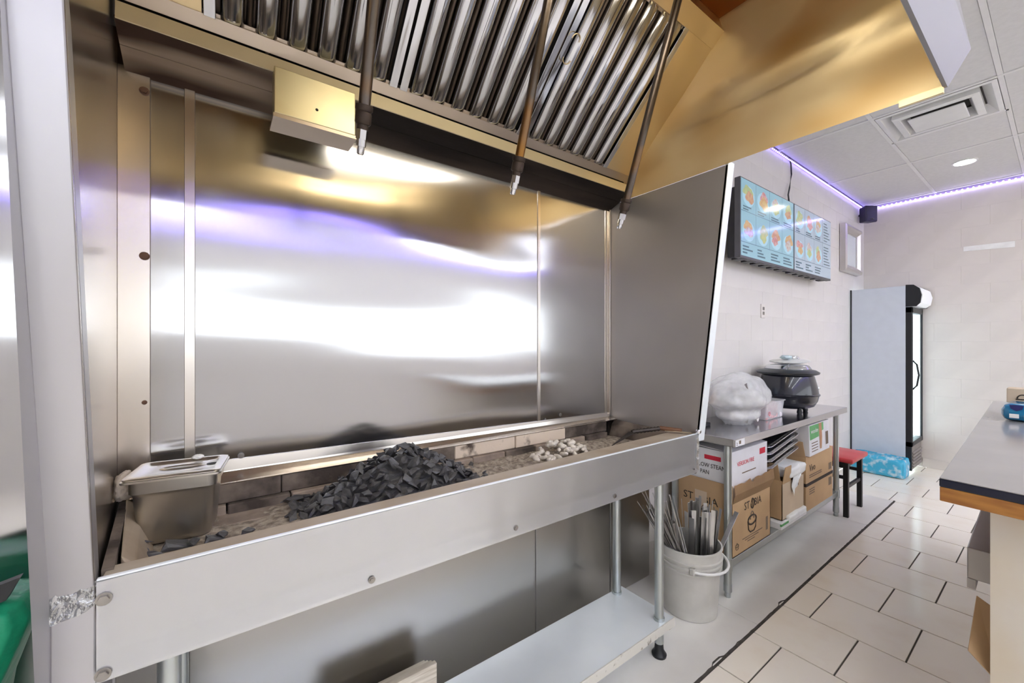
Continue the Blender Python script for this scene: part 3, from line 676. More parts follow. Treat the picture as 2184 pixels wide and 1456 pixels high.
hexa('inner_flange', [(GX0 + 0.004, GY0 + 0.006, 0.972), (GX1 - 0.004, GY0 + 0.006, 0.972), (GX1 - 0.004, fe(GX1), 0.968), (GX0 + 0.004, fe(GX0), 0.968),
                      (GX0 + 0.004, GY0 + 0.006, 0.983), (GX1 - 0.004, GY0 + 0.006, 0.983), (GX1 - 0.004, fe(GX1), 0.979), (GX0 + 0.004, fe(GX0), 0.979)], 'flange', grill, 0.002)
hexa('inner_wall', [(GX0 + 0.006, fe(GX0) - 0.014, 0.84), (GX1 - 0.006, fe(GX1) - 0.014, 0.84), (GX1 - 0.006, fe(GX1) - 0.003, 0.84), (GX0 + 0.006, fe(GX0) - 0.003, 0.84),
                    (GX0 + 0.006, fe(GX0) - 0.014, 0.97), (GX1 - 0.006, fe(GX1) - 0.014, 0.97), (GX1 - 0.006, fe(GX1) - 0.003, 0.97), (GX0 + 0.006, fe(GX0) - 0.003, 0.97)], 'flange', grill)
box('bottom_return', (GX0 + 0.01, GY0 + 0.004, 0.814), (GX1 - 0.01, GY0 + 0.03, 0.818), 'front', grill)
for u, v in ((220, 1437), (793, 1236), (1100, 1125), (1311, 1057), (1480, 1000), (222, 1276)):
    p = at(u, v, 1, GY0 - 0.001); r = 0.0075 if u < 300 else 0.0055 if u != 1480 else 0.003
    bolt(grill, (p.x, GY0 - 0.001, max(p.z, 0.826)), (0, -1, 0), r)
lathe('corner_knob', [(0, -0.012), (0.010, -0.008), (0.0125, 0), (0.010, 0.008), (0, 0.012)], (1.695, GY0 - 0.004, 0.996), 'chrome', grill, 16)
# ragged end piece of the panel
hexa('end_flap', [(1.680, 0.9475, 0.84), (1.703, 0.9475, 0.822), (1.703, 0.9498, 0.822), (1.680, 0.9498, 0.84), (1.686, 0.9475, 0.962), (1.703, 0.9475, 0.978), (1.703, 0.9498, 0.978), (1.686, 0.9498, 0.962)], 'foil', grill)
# trough body
box('trough_base', (-0.16, GY0 + 0.03, 0.80), (1.69, YS - 0.002, 0.845), 'lowsheet', grill)
box('end_plate', (1.686, 0.956, 0.81), (1.699, YS - 0.002, 0.975), 'brickdark', grill)
hexa('end_plate', [(-0.166, 0.99, 0.81), (-0.15, 0.99, 0.81), (-0.19, YS - 0.002, 0.81), (-0.205, YS - 0.002, 0.81), (-0.166, 0.99, 0.985), (-0.15, 0.99, 0.985), (-0.19, YS - 0.002, 0.985), (-0.205, YS - 0.002, 0.985)], 'brickdark', grill)
# sloping side bars along the ends of the bed
hexa('side_bar', [(-0.150, 1.05, 0.90), (-0.105, 1.05, 0.90), (-0.135, 1.40, 0.90), (-0.190, 1.40, 0.90), (-0.150, 1.05, 0.978), (-0.128, 1.05, 0.955), (-0.160, 1.40, 0.965), (-0.190, 1.40, 0.99)], 'flange', grill, 0.004)
hexa('side_bar', [(1.64, 1.05, 0.90), (1.686, 1.05, 0.90), (1.686, 1.40, 0.90), (1.64, 1.40, 0.90), (1.66, 1.05, 0.955), (1.686, 1.05, 0.972), (1.686, 1.40, 0.985), (1.66, 1.40, 0.96)], 'brickdark', grill, 0.004)
# bed slabs
slab = from_bm(box_bm((-0.147, -0.0575, -0.06), (0.147, 0.0575, 0.0), 0.004, 1), 'brick'); slab.materials.append(M['brick'])
for r in range(3):
    for k in range(6):
        x = 0.02 + 0.3 * k + (0.06 if r % 2 else 0)
        if x < 1.62: put('brick', slab, None, grill, loc=(x - grill.location.x, 1.11 + 0.119 * r - grill.location.y, BED - 0.003 * ((k + r) % 2) - 0.0005))
# courses along the back
bk = 0
for k in range(6):
    x0 = -0.14 + 0.292 * k
    m = ['brickdark', 'brickdark', 'brickdark', 'brickpale', 'brickpale', 'brickdark'][k]
    box('brick', (x0 + 0.0015, 1.386 + 0.003 * (k % 2), 0.931), (x0 + 0.2905, YS - 0.012, 0.986), m, grill, 0.003, 1)
for k in range(11):
    x0 = -0.14 + 0.158 * k
    box('brick', (x0 + 0.002, 1.374 - 0.003 * (k % 3), 0.86), (min(x0 + 0.156, 1.64), YS - 0.012, 0.930), ['brick', 'brickdark'][k % 3 == 1], grill, 0.003, 1)
# legs, rail shelf, feet
for x in (-0.08, 1.575):
    for y in (1.06, 1.295):
        tube('leg', [(x, y, 0.06), (x, y, 0.80)], 0.0195, 'galv', grill, 18)
        lg = lathe('foot', [(0.012, 0.0), (0.03, 0.0), (0.032, 0.012), (0.02, 0.03), (0.017, 0.07), (0, 0.07)], (x, y, 0), 'blackplastic', grill, 18)
        tube('collar', [(x, y, 0.128), (x, y, 0.172)], 0.0235, 'galv', grill, 18)
sh = box('shelf', (-0.12, 1.028, 0.148), (1.64, 1.318, 0.16), 'whitetop', grill, 0.002)
box('shelf_edge', (-0.12, 1.024, 0.122), (1.64, 1.030, 0.161), 'shelfedge', grill, 0.0015)
box('shelf_edge', (1.637, 1.024, 0.122), (1.643, 1.32, 0.158), 'shelfedge', grill, 0.0015)
# thin drift of ash over the bed
def drift(name, x0, x1, y0, y1, hz, m, parent, seed, nx=110, ny=26):
    vs_, fs = [], []
    for j in range(ny + 1):
        for i in range(nx + 1):
            s, q = i / nx, j / ny; x = x0 + (x1 - x0) * s; y = y0 + (y1 - y0) * q
            ed = min(s * 8, (1 - s) * 8, 1) * min(1, 0.3 + q * 6, 0.3 + (1 - q) * 6)
            h = hz * ed * (0.45 + 0.5 * noise.noise((x * 7, y * 11, seed)) + 0.30 * noise.noise((x * 26, y * 30, seed)) + 0.16 * noise.noise((x * 80, y * 90, seed)))
            vs_.append((x, y, BED - 0.003 + h))
    for j in range(ny):
        for i in range(nx): a = j * (nx + 1) + i; fs.append((a, a + 1, a + nx + 2, a + nx + 1))
    return tag(put(name, raw(name, vs_, fs), m, parent, smooth=True), kind='stuff')
drift('ash_layer', 0.60, 1.655, 1.052, 1.374, 0.030, 'ash', grill, 2.0)
drift('ash_layer', -0.125, 0.62, 1.052, 1.374, 0.010, 'ash', grill, 5.0)

# ---- charcoal
def shard(seed, a, b, c, npt=11):
    r = random.Random(seed); bm = bmesh.new()
    for k in range(npt):
        while True:
            p = Vector((r.uniform(-1, 1), r.uniform(-1, 1), r.uniform(-1, 1)))
            if 0.55 < p.length < 1: break
        bm.verts.new((p.x * a, p.y * b, p.z * c))
    res = bmesh.ops.convex_hull(bm, input=bm.verts[:])
    bmesh.ops.delete(bm, geom=[g for g in res['geom_interior'] if isinstance(g, bmesh.types.BMVert)], context='VERTS')
    me = from_bm(bm, 'charcoal'); me.materials.append(M['coal']); return me
SH = [shard(100 + k, *d) for k, d in enumerate([(0.031, 0.017, 0.012), (0.026, 0.018, 0.014), (0.022, 0.017, 0.015), (0.036, 0.015, 0.010), (0.020, 0.014, 0.012), (0.029, 0.020, 0.011), (0.018, 0.015, 0.013), (0.034, 0.018, 0.012), (0.026, 0.012, 0.009), (0.028, 0.022, 0.015)])]
PC = (0.465, 1.235)
def pile(x, y):
    dx = (x - PC[0]) / (0.29 if x < PC[0] else 0.275); dy = (y - PC[1]) / (0.155 if y > PC[1] else 0.17)
    r = math.hypot(dx, dy)
    return max(0, 0.150 * (1 - r ** 1.15)) if r < 1 else 0.0
r = random.Random(21)
n = 0; tries = 0
pts = []
while n < 285 and tries < 20000:
    tries += 1
    x, y = r.uniform(0.15, 0.78), r.uniform(1.07, 1.385)
    h = pile(x, y)
    if h <= 0.002 and r.random() > 0.08: continue
    mn = 0.021 if n < 230 else 0.016
    if any((x - a) ** 2 + (y - b) ** 2 < mn * mn for a, b in pts): 
        if tries < 12000: continue
    pts.append((x, y)); n += 1
    me = SH[r.randrange(len(SH))]
    o = bpy.data.objects.new('charcoal', me); C.objects.link(o)
    e = 0.004; gxn = (pile(x + e, y) - pile(x - e, y)) / (2 * e); gyn = (pile(x, y + e) - pile(x, y - e)) / (2 * e)
    nrm = Vector((-gxn, -gyn, 1)).normalized()
    nrm = (nrm + Vector((r.uniform(-.95, .95), r.uniform(-.95, .95), 0))).normalized()
    o.rotation_mode = 'QUATERNION'
    q = nrm.to_track_quat('Z', 'Y'); 
    from mathutils import Quaternion
    o.rotation_quaternion = q @ Quaternion((0, 0, 1), r.uniform(0, 6.28))
    sc = r.uniform(0.75, 1.12); o.scale = (sc, sc, sc)
    o.location = (x, y, BED + h + 0.007)
    tag(o, 'black charcoal lump in the heap on the grill bed', 'charcoal', 'charcoal lumps heaped on the grill')
vs_, fs = [], []
for j in range(31):
    for i in range(51):
        x = 0.13 + 0.66 * i / 50; y = 1.06 + 0.315 * j / 30
        vs_.append((x, y, BED - 0.004 + 0.86 * pile(x, y) + 0.006 * noise.noise((x * 40, y * 40, 0))))
for j in range(30):
    for i in range(50): a = j * 51 + i; fs.append((a, a + 1, a + 52, a + 51))
tag(put('charcoal_crumbs', raw('charcoal_crumbs', vs_, fs), 'coal'), 'fine black charcoal crumbs filling the heap on the grill', 'charcoal', kind='stuff')
loose = [(595, 1072, 6, 0.8, 0.0, 'small charcoal lump on the bricks between the pan and the heap'), (632, 1070, 3, 1.0, 0.1, 'flat dark charcoal sliver lying left of the heap'),
         (530, 1142, 2, 0.9, 0.5, 'single grey charcoal lump by the front flange right of the pan'), (375, 1172, 7, 1.25, 0.3, 'largest charcoal lump in front of the steel pan'),
         (415, 1165, 1, 0.8, 1.0, 'charcoal lump beside the largest one in front of the pan'), (455, 1158, 7, 0.95, 0.5, 'long charcoal lump in front of the right corner of the pan'),
         (475, 1150, 4, 0.9, 0.2, 'small pointed charcoal lump right of the long one by the pan'), (290, 1188, 9, 1.35, 0.7, 'dusty charcoal lump in the left corner of the bed'),
         (258, 1196, 5, 1.2, 1.6, 'dark charcoal lump against the left end of the bed'), (325, 1192, 8, 1.1, 0.2, 'thin charcoal piece half hidden by the front flange'), (300, 1180, 0, 0.9, 0.5, 'flat charcoal piece on the dusty lump in the left corner')]
for u, v, k, sc, rot, lb in loose:
    p = at(u, v - 9, 2, BED + 0.014)
    if p.y < 1.08: p.y = 1.08
    o = bpy.data.objects.new('charcoal', SH[k]); C.objects.link(o); o.location = (p.x, p.y, BED + 0.016 + (0.012 if k == 0 else 0)); o.rotation_euler = (0.1, 0.15, rot); o.scale = (sc, sc, sc)
    tag(o, lb, 'charcoal', 'loose charcoal lumps')
# ---- white ash lumps
def lump(seed, a, b, c):
    bm = bmesh.new(); bmesh.ops.create_icosphere(bm, subdivisions=2, radius=1)
    for v in bm.verts:
        v.co *= 1 + 0.28 * noise.noise(v.co * 1.6 + Vector((seed * 5, 0, 0)))
        v.co = Vector((v.co.x * a, v.co.y * b, v.co.z * c))
    me = from_bm(bm, 'ash_lump'); me.materials.append(M['ashlump'])
    for p in me.polygons: p.use_smooth = True
    return me
LU = [lump(k, *d) for k, d in enumerate([(0.017, 0.010, 0.009), (0.012, 0.010, 0.009), (0.020, 0.011, 0.010), (0.010, 0.008, 0.008), (0.015, 0.012, 0.010)])]
r = random.Random(5); AC = (1.155, 1.245)
for k in range(74):
    a, q = r.uniform(0, 6.28), math.sqrt(r.uniform(0, 1))
    x = AC[0] + 0.15 * q * math.cos(a); y = AC[1] + 0.085 * q * math.sin(a)
    bump2 = max(math.exp(-((x - 1.12) / 0.05) ** 2), math.exp(-((x - 1.22) / 0.045) ** 2))
    o = bpy.data.objects.new('ash_lump', LU[r.randrange(5)]); C.objects.link(o)
    o.location = (x, y, BED + 0.018 + 0.048 * (1 - q * q) * bump2); o.rotation_euler = (r.uniform(-.5, .5), r.uniform(-.5, .5), r.uniform(0, 6.28)); s = r.uniform(0.8, 1.15); o.scale = (s, s, s)
    tag(o, 'pale grey ash lump in the small heap right of the charcoal', 'ash', 'ash lumps heaped on the grill')

# ---- steel pan with lid
PA = Vector((-0.078, 1.300, BED + 0.003)); rot = Matrix.Rotation(math.radians(-8), 4, 'Z')
t = thing('steam_pan', 'small deep steel pan with a notched lid on the grill bricks', 'steel pan', PA)
def rrect(hx, hy, rad, n=5):
    out = []
    for cx, cy, a0 in ((hx - rad, hy - rad, 0), (-hx + rad, hy - rad, 90), (-hx + rad, -hy + rad, 180), (hx - rad, -hy + rad, 270)):
        for k in range(n + 1):
            a = math.radians(a0 + 90 * k / n); out.append((cx + rad * math.cos(a), cy + rad * math.sin(a)))
    return out
def loft(name, rings, m, parent, cap0=True, cap1=True, xf=None):
    bm = bmesh.new(); rr = []
    for pts_, z in rings: rr.append([bm.verts.new((xf or Matrix()) @ Vector((x, y, z))) for x, y in pts_])
    n = len(rr[0])
    for a, b in zip(rr, rr[1:]):
        for k in range(n): bm.faces.new((a[k], a[(k + 1) % n], b[(k + 1) % n], b[k]))
    if cap0: bm.faces.new(rr[0][::-1])
    if cap1: bm.faces.new(rr[-1])
    o = put(name, from_bm(bm, name), m, parent); shade(o, 45); return o
xf = Matrix.Translation(PA) @ rot @ Matrix.Diagonal((1.0, 1.0, 1.06, 1))
loft('body', [(rrect(0.058, 0.044, 0.02), 0.0), (rrect(0.066, 0.052, 0.022), 0.004), (rrect(0.070, 0.056, 0.022), 0.015), (rrect(0.078, 0.064, 0.022), 0.112), (rrect(0.080, 0.066, 0.02), 0.118), (rrect(0.083, 0.069, 0.02), 0.120), (rrect(0.083, 0.069, 0.02), 0.150)], 'pan', t, True, False, xf)
loft('rim', [(rrect(0.083, 0.069, 0.02), 0.148), (rrect(0.0935, 0.0795, 0.012), 0.147), (rrect(0.0935, 0.0795, 0.012), 0.151), (rrect(0.083, 0.069, 0.02), 0.152)], 'panlid', t, False, False, xf)
ld = loft('lid', [(rrect(0.090, 0.076, 0.012), 0.152), (rrect(0.091, 0.077, 0.012), 0.156), (rrect(0.086, 0.072, 0.014), 0.158), (rrect(0.076, 0.062, 0.012), 0.1575), (rrect(0.072, 0.058, 0.012), 0.1535), (rrect(0.05, 0.03, 0.012), 0.153)], 'panlid', t, False, True, xf)
loft('handle_recess', [([(0.046 * math.cos(a) + 0.004, 0.020 * math.sin(a) + 0.004) for a in [k * math.pi / 12 for k in range(24)]], 0.1537), ([(0.040 * math.cos(a) + 0.004, 0.015 * math.sin(a) + 0.004) for a in [k * math.pi / 12 for k in range(24)]], 0.1555), ([(0.036 * math.cos(a) + 0.004, 0.012 * math.sin(a) + 0.004) for a in [k * math.pi / 12 for k in range(24)]], 0.1535)], 'pan', ld, False, True, xf)
lid_n = loft('spoon_notch', [([(0.066 + 0.014 * math.cos(a), 0.006 + 0.012 * math.sin(a)) for a in [k * math.pi / 8 for k in range(16)]], 0.1538), ([(0.066 + 0.010 * math.cos(a), 0.006 + 0.008 * math.sin(a)) for a in [k * math.pi / 8 for k in range(16)]], 0.1542)], 'dark', ld, False, True, xf)  # notch opening drawn as a black patch, its shade put into the colour
# scraps on and beside the pan
def rag(name, c, size, m, label, seed, cat='cloth'):
    bm = bmesh.new(); bmesh.ops.create_icosphere(bm, subdivisions=4, radius=1)
    for v in bm.verts:
        n1 = noise.noise(v.co * 1.3 + Vector((seed, 0, 0))); n2 = abs(noise.noise(v.co * 2.6 + Vector((seed, 5, 0)))); n3 = abs(noise.noise(v.co * 6 + Vector((0, seed, 5))))
        v.co *= 1 + 0.25 * n1 - 0.35 * n2 + 0.12 * n3
        v.co = Vector((v.co.x * size[0], v.co.y * size[1], v.co.z * size[2])) + Vector(c)
    o = put(name, from_bm(bm, name), m, None, smooth=True); return tag(o, label, cat)
rag('cloth', (-0.184, 1.335, 1.036), (0.020, 0.036, 0.036), 'cloth', 'crumpled off-white cloth stuffed in the corner behind the pan', 3)
rag('paper_scrap', (-0.045, 1.345, 1.082), (0.013, 0.008, 0.006), 'white', 'small white paper scrap on the back edge of the pan lid', 8, 'paper')
# ---- fire tool
p0, p1, p2, p3 = Vector((1.300, 1.095, 0.960)), Vector((1.475, 1.130, 0.985)), Vector((1.610, 1.080, 0.992)), Vector((1.655, 1.000, 0.992))
t = thing('fire_tool', 'burnt black fire iron with twisted shank resting on the trough end', 'fire iron', p1)
d = (p1 - p0).normalized(); sd = d.cross(Vector((0, 0, 1))).normalized() * 0.017
hexa('blade', [p0, p0 + sd * 0.05, p1 + sd * 0.8, p1 - sd * 0.8, p0 + Vector((0, 0, 0.003)), p0 + sd * 0.05 + Vector((0, 0, 0.003)), p1 + sd * 0.8 + Vector((0, 0, 0.004)), p1 - sd * 0.8 + Vector((0, 0, 0.004))], 'toolsteel', t)
pp = [p1 + (p2 - p1) * (k / 16) + Vector((0, 0, 0.004)) for k in range(17)]
tube('shank', pp, [0.008 + 0.0035 * (k % 2) for k in range(17)], 'toolsteel', t, 8)
tube('grip', [p2 + Vector((0, 0, 0.006)), p3 + Vector((0, 0, 0.002))], [0.010, 0.009], 'toolwood', t, 10)
tube('rod', [p2 + Vector((0.01, -0.02, -0.004)), p3 + Vector((0.01, -0.04, -0.002))], 0.005, 'chrome', t, 8)
# ---- pale board standing behind the stand
t = thing('board_stack', 'pale boards leaning behind the shelf underneath the grill', 'boards', (0.45, 1.36, 0))
for k in range(4): box('board', (0.28, 1.326 + 0.022 * k, 0.012 if k else 0.003), (0.632 - 0.004 * k, 1.345 + 0.022 * k, 0.236 - 0.012 * k), 'planks', t, 0.002, 1)
# ---- green sack at the far left
t = thing('charcoal_sack', 'green sack with a black top seam standing left of the hood post', 'sack', (-0.55, 1.31, 0))
def sackfn(v):
    q = v.co.z / 0.86; v.co.x += 0.04 * math.sin(v.co.z * 9) * (1 if v.co.x > -0.5 else -1) - 0.05 * max(0, q - 0.7)
lumpy('bag', (-0.76, 1.21, 0.0), (-0.345, 1.42, 0.86), 'greenbag', t, 0.012, 7, 0.05, 4, 2, sackfn)
hexa('top_seam', [(-0.75, 1.24, 0.76), (-0.345, 1.25, 0.865), (-0.345, 1.27, 0.865), (-0.75, 1.26, 0.76), (-0.75, 1.24, 0.80), (-0.327, 1.25, 0.905), (-0.327, 1.27, 0.905), (-0.75, 1.26, 0.80)], 'blackplastic', t)

# ================================================================== BUCKET OF SKEWERS
BC = Vector((1.995, 1.165, 0.0))
t = thing('pail', 'pale grey plastic pail full of flat skewers between the grill and the table', 'bucket', BC)
lathe('body', [(0, 0.004), (0.128, 0.002), (0.134, 0.006), (0.147, 0.235), (0.156, 0.238), (0.156, 0.246), (0.149, 0.249), (0.150, 0.262), (0.158, 0.265), (0.158, 0.272), (0.150, 0.275), (0.151, 0.285), (0.159, 0.288), (0.160, 0.296), (0.152, 0.299), (0.154, 0.338), (0.159, 0.341), (0.158, 0.347), (0.150, 0.347), (0.146, 0.30), (0.130, 0.012), (0, 0.010)], BC, 'plasticpale', t, 48)
pts = []
ax = Vector((0.55, -0.83, 0)).normalized(); fr = Vector((0.30, -0.20, 0)).normalized()
side = Vector((-0.80, -0.59, 0)).normalized()
for k in range(17):
    a = math.pi * k / 16
    dirn = (side * math.cos(a) + Vector((0.59, -0.80, 0)) * math.sin(a))
    pts.append(BC + dirn * (0.163 + 0.022 * math.sin(a)) + Vector((0, 0, 0.268 - 0.02 * math.sin(a) + 0.028 * (k / 16))))
tube('handle', pts, 0.0065, 'white', t, 10)
for s, z in ((1, 0.268), (-1, 0.296)):
    p = BC + side * s * 0.158 + Vector((0, 0, z)); box('handle_lug', p - Vector((0.012, 0.012, 0.014)), p + Vector((0.012, 0.012, 0.014)), 'plasticpale', t, 0.003)
def bar(wd, th, L):
    me = from_bm(box_bm((-wd / 2, -th / 2, 0), (wd / 2, th / 2, L), 0.0004, 1), 'skewer'); return me
BARS = [(bar(0.024, 0.0022, 0.50), 'skewer'), (bar(0.018, 0.002, 0.54), 'skewer'), (bar(0.028, 0.0024, 0.47), 'skewer'), (bar(0.007, 0.002, 0.66), 'skewerdark'), (bar(0.010, 0.0018, 0.62), 'skewerdark'), (bar(0.005, 0.0018, 0.74), 'skewer')]
for me, m in BARS: me.materials.append(M[m])
def skewer(k, foot, head, twist, label, group):
    d = (Vector(head) - Vector(foot)); o = bpy.data.objects.new('skewer', BARS[k][0]); C.objects.link(o)
    o.location = foot; o.rotation_mode = 'QUATERNION'
    from mathutils import Quaternion
    q = d.normalized().to_track_quat('Z', 'Y'); o.rotation_quaternion = q @ Quaternion((0, 0, 1), twist)
    return tag(o, label, 'skewer', group)
r = random.Random(11)
for k in range(42):                                             # thin ones leaning towards the grill
    a = r.uniform(0, 6.28); rr = 0.06 * math.sqrt(r.random())
    foot = BC + Vector((0.075 + rr * math.cos(a), 0.0 + rr * math.sin(a), 0.016))
    head = BC + Vector((-0.28 - 0.17 * r.random(), r.uniform(-0.10, 0.12), 0.60 + 0.08 * r.random()))
    dd = head - foot; rimq = foot + dd * (0.33 / dd.z)
    off = Vector((rimq.x - BC.x, rimq.y - BC.y, 0)); lim = 0.146
    if off.length > lim: head -= off * ((off.length - lim) / off.length) * (dd.z / 0.33)
    skewer(r.choice((3, 3, 4, 4, 5)), foot, head, r.uniform(0, 3.1), 'thin dark skewer in the pail leaning towards the grill', 'thin skewers leaning in the pail')
for k in range(30):                                             # wide flat ones standing nearly upright
    q = k / 29
    base2 = BC + Vector((-0.01 + 0.08 * q + r.uniform(-0.02, 0.02), -0.075 + r.uniform(-0.03, 0.10) * (1 - 0.4 * q), 0.016))
    head = base2 + Vector((-0.04 + 0.11 * q + r.uniform(-0.02, 0.02), r.uniform(-0.035, 0.03), 0.5))
    skewer(r.choice((0, 0, 1, 1, 2)), base2, head, math.radians(-22) + r.uniform(-0.25, 0.25), 'wide flat steel skewer standing upright in the pail', 'flat skewers standing in the pail')
skewer(1, BC + Vector((-0.04, -0.04, 0.016)), BC + Vector((0.28, -0.14, 0.54)), 0.2, 'lone matt skewer leaning out of the pail across the table leg', 'flat skewers standing in the pail').scale = (1.3, 1, 1.02)

# ================================================================== PREP TABLE AND WHAT STANDS ON IT
TX0, TX1, TY0, TY1, TZ = 2.205, 4.068, 1.033, 1.452, 0.87
table = thing('prep_table', 'long narrow steel work table with an undershelf against the block wall', 'table', ((TX0 + TX1) / 2, 1.24, 0))
box('table_top', (TX0, TY0, TZ - 0.043), (TX1, TY1, TZ), 'tabletop', table, 0.004)
box('undershelf', (TX0 + 0.03, TY0 + 0.035, 0.165), (TX1 - 0.06, TY1 - 0.02, 0.205), 'galv', table, 0.003)
for x in (TX0 + 0.036, TX1 - 0.075):
    for y in (TY0 + 0.052, TY1 - 0.055):
        tube('leg', [(x, y, 0.035), (x, y, TZ - 0.04)], 0.0195, 'galv', table, 18)
        tube('collar', [(x, y, 0.150), (x, y, 0.215)], 0.0235, 'galv', table, 18)
        lathe('foot', [(0, 0), (0.013, 0), (0.0155, 0.004), (0.0155, 0.028), (0.021, 0.034), (0.021, 0.075), (0, 0.075)], (x, y, 0), 'galv', table, 18)
tag(box('price_sticker', (TX0 + 0.012, TY0 - 0.0008, TZ - 0.041), (TX0 + 0.115, TY0 + 0.001, TZ - 0.006), 'cardwhite', table), 'white sticker on the table edge')
text('sticker_digit', '2', 0.022, 'ink', table, (TX0 + 0.022, TY0 - 0.0012, TZ - 0.034), (1, 0, 0), (0, 0, 1))
box('sticker_print', (TX0 + 0.05, TY0 - 0.0012, TZ - 0.030), (TX0 + 0.072, TY0, TZ - 0.012), 'inkgrey', table)
SZ = 0.2055                                                     # undershelf surface
# -- brown carton with a printed front
cx0, cx1, cy0, cy1, cz1 = 2.262, 2.742, 1.072, 1.41, 0.600
t = thing('carton', 'tall brown carton printed with a pot, at the left end of the undershelf', 'cardboard box', ((cx0 + cx1) / 2, 1.24, SZ))
box('front_wall', (cx0, cy0, SZ), (cx1, cy0 + 0.004, cz1 - 0.10), 'card', t); box('back_wall', (cx0, cy1 - 0.004, SZ), (cx1, cy1, cz1), 'card', t)
box('side_wall', (cx0, cy0, SZ), (cx0 + 0.004, cy1, cz1), 'card', t); box('side_wall', (cx1 - 0.004, cy0, SZ), (cx1, cy1, cz1 - 0.1), 'card', t)
box('base', (cx0, cy0, SZ), (cx1, cy1, SZ + 0.004), 'card', t)
bm = bmesh.new(); prev = None
for k in range(25):
    s = k / 24; x = cx0 + 0.012 + (cx1 - cx0 + 0.02) * s; z = 0.600 + 0.012 * noise.noise((x * 14, 0, 0)) - (0.02 if 0.40 < s < 0.46 else 0) + 0.005 * s
    c = [bm.verts.new((cx0 + (cx1 - cx0) * s, cy0, cz1 - 0.10)), bm.verts.new((x, cy0 - 0.012, cz1 - 0.05)), bm.verts.new((x, cy0 - 0.006, z))]
    if prev:
        for q in range(2): bm.faces.new((prev[q], c[q], c[q + 1], prev[q + 1]))
    prev = c
bmesh.ops.solidify(bm, geom=bm.faces[:], thickness=0.004)
put('flap', from_bm(bm, 'flap'), 'card', t)
def st_logo(org, xd, yd, s, gap_tape=False):
    xd, yd = Vector(xd), Vector(yd); org = Vector(org)
    text('lettering', 'ST', s, 'ink', t, org, xd, yd)
    text('lettering', 'BIA', s, 'ink', t, org + xd * s * 2.0, xd, yd)
    nn = xd.cross(yd)
    if not gap_tape:                                             # leaf-like mark in place of a letter
        pts_ = [org + xd * s * (1.62 + 0.30 * math.cos(a) * (1 + 0.25 * math.sin(2 * a))) + yd * s * (0.32 + 0.46 * math.sin(a)) + nn * 0.0006 for a in [k * math.pi / 9 for k in range(19)]]
        tube('logo_mark', pts_, s * 0.045, 'ink', t, 6)
        tube('logo_mark', [org + xd * s * 1.5 + yd * s * -0.05 + nn * 0.0006, org + xd * s * 1.75 + yd * s * 0.75 + nn * 0.0006], s * 0.04, 'ink', t, 6)
    else:
        a, b = org + xd * s * 1.22 - yd * s * 0.5, org + xd * s * 2.15 + yd * s * 1.2
        q = [a, a + xd * s * 1.2, a + xd * s * 1.2 + yd * s * 1.6, a + yd * s * 1.6]
        put('packing_tape', raw('packing_tape', [p + nn * 0.0012 for p in q], [(0, 1, 2, 3)]), 'cardpale', t)
def pot_mark(c, xd, yd, s):
    xd, yd = Vector(xd), Vector(yd); c = Vector(c); nn = xd.cross(yd) * 0.0006
    ell = lambda ex, ey, ox=0, oy=0, a0=0, a1=6.2832: [c + xd * (ox + ex * math.cos(a0 + (a1 - a0) * k / 20)) + yd * (oy + ey * math.sin(a0 + (a1 - a0) * k / 20)) + nn for k in range(21)]
    tube('pot_drawing', ell(s * 0.5, s * 0.26, 0, 0.16 * s), s * 0.03, 'ink', t, 5); tube('pot_drawing', ell(s * 0.42, s * 0.20, 0, 0.16 * s), s * 0.02, 'inkgrey', t, 5)
    tube('pot_drawing', [c + xd * x * s + yd * y * s + nn for x, y in ((-0.5, 0.14), (-0.42, -0.3), (-0.2, -0.48), (0.2, -0.48), (0.42, -0.3), (0.5, 0.14))], s * 0.03, 'ink', t, 5)
    tube('pot_drawing', ell(s * 0.2, s * 0.42, 0.0, 0.2 * s, 0, math.pi), s * 0.025, 'inkgrey', t, 5)
st_logo((cx0 + 0.14, cy0 - 0.0006, 0.435), (1, 0, 0), (0, 0, 1), 0.062)
pot_mark((cx0 + 0.235, cy0 - 0.0006, 0.345), (1, 0, 0), (0, 0, 1), 0.105)
for k in range(3): box('small_print', (cx0 + 0.12 + 0.03 * k, cy0 - 0.0008, 0.275 - 0.013 * k), (cx0 + 0.37 - 0.05 * k, cy0, 0.280 - 0.013 * k), 'inkgrey', t)
box('small_print', (cx0 + 0.42, cy0 - 0.0008, 0.25), (cx0 + 0.445, cy0, 0.33), 'inkgrey', t)
pot_mark((cx0 + 0.055, cy0 - 0.0006, 0.255), (1, 0, 0), (0, 0, 1), 0.035)
st_logo((cx0 - 0.0006, cy0 + 0.285, 0.462), (0, -1, 0), (0, 0, 1), 0.060, True)
pot_mark((cx0 - 0.0006, cy0 + 0.15, 0.365), (0, -1, 0), (0, 0, 1), 0.14)
# -- white carton set inside it
wx0, wx1, wy0, wy1, wz1 = 2.275, 2.730, 1.084, 1.40, 0.775
t = thing('steam_pan_carton', 'white carton with red print standing inside the tall brown carton', 'cardboard box', ((wx0 + wx1) / 2, 1.24, SZ + 0.005))
box('body', (wx0, wy0, SZ + 0.005), (wx1, wy1, wz1), 'cardwhite', t, 0.002)
hexa('lid_flap', [(wx0, wy0, wz1), (wx1, wy0, wz1), (wx1, wy1 - 0.05, wz1 + 0.03), (wx0, wy1 - 0.05, wz1 + 0.012), (wx0, wy0, wz1 + 0.003), (wx1, wy0, wz1 + 0.003), (wx1, wy1 - 0.05, wz1 + 0.033), (wx0, wy1 - 0.05, wz1 + 0.015)], 'cardwhite', t)
text('lettering', 'VERSION FIRE', 0.034, 'redink', t, (wx0 + 0.07, wy0 - 0.0006, 0.690), (1, 0, 0), (0, 0, 1), sx=1.0)
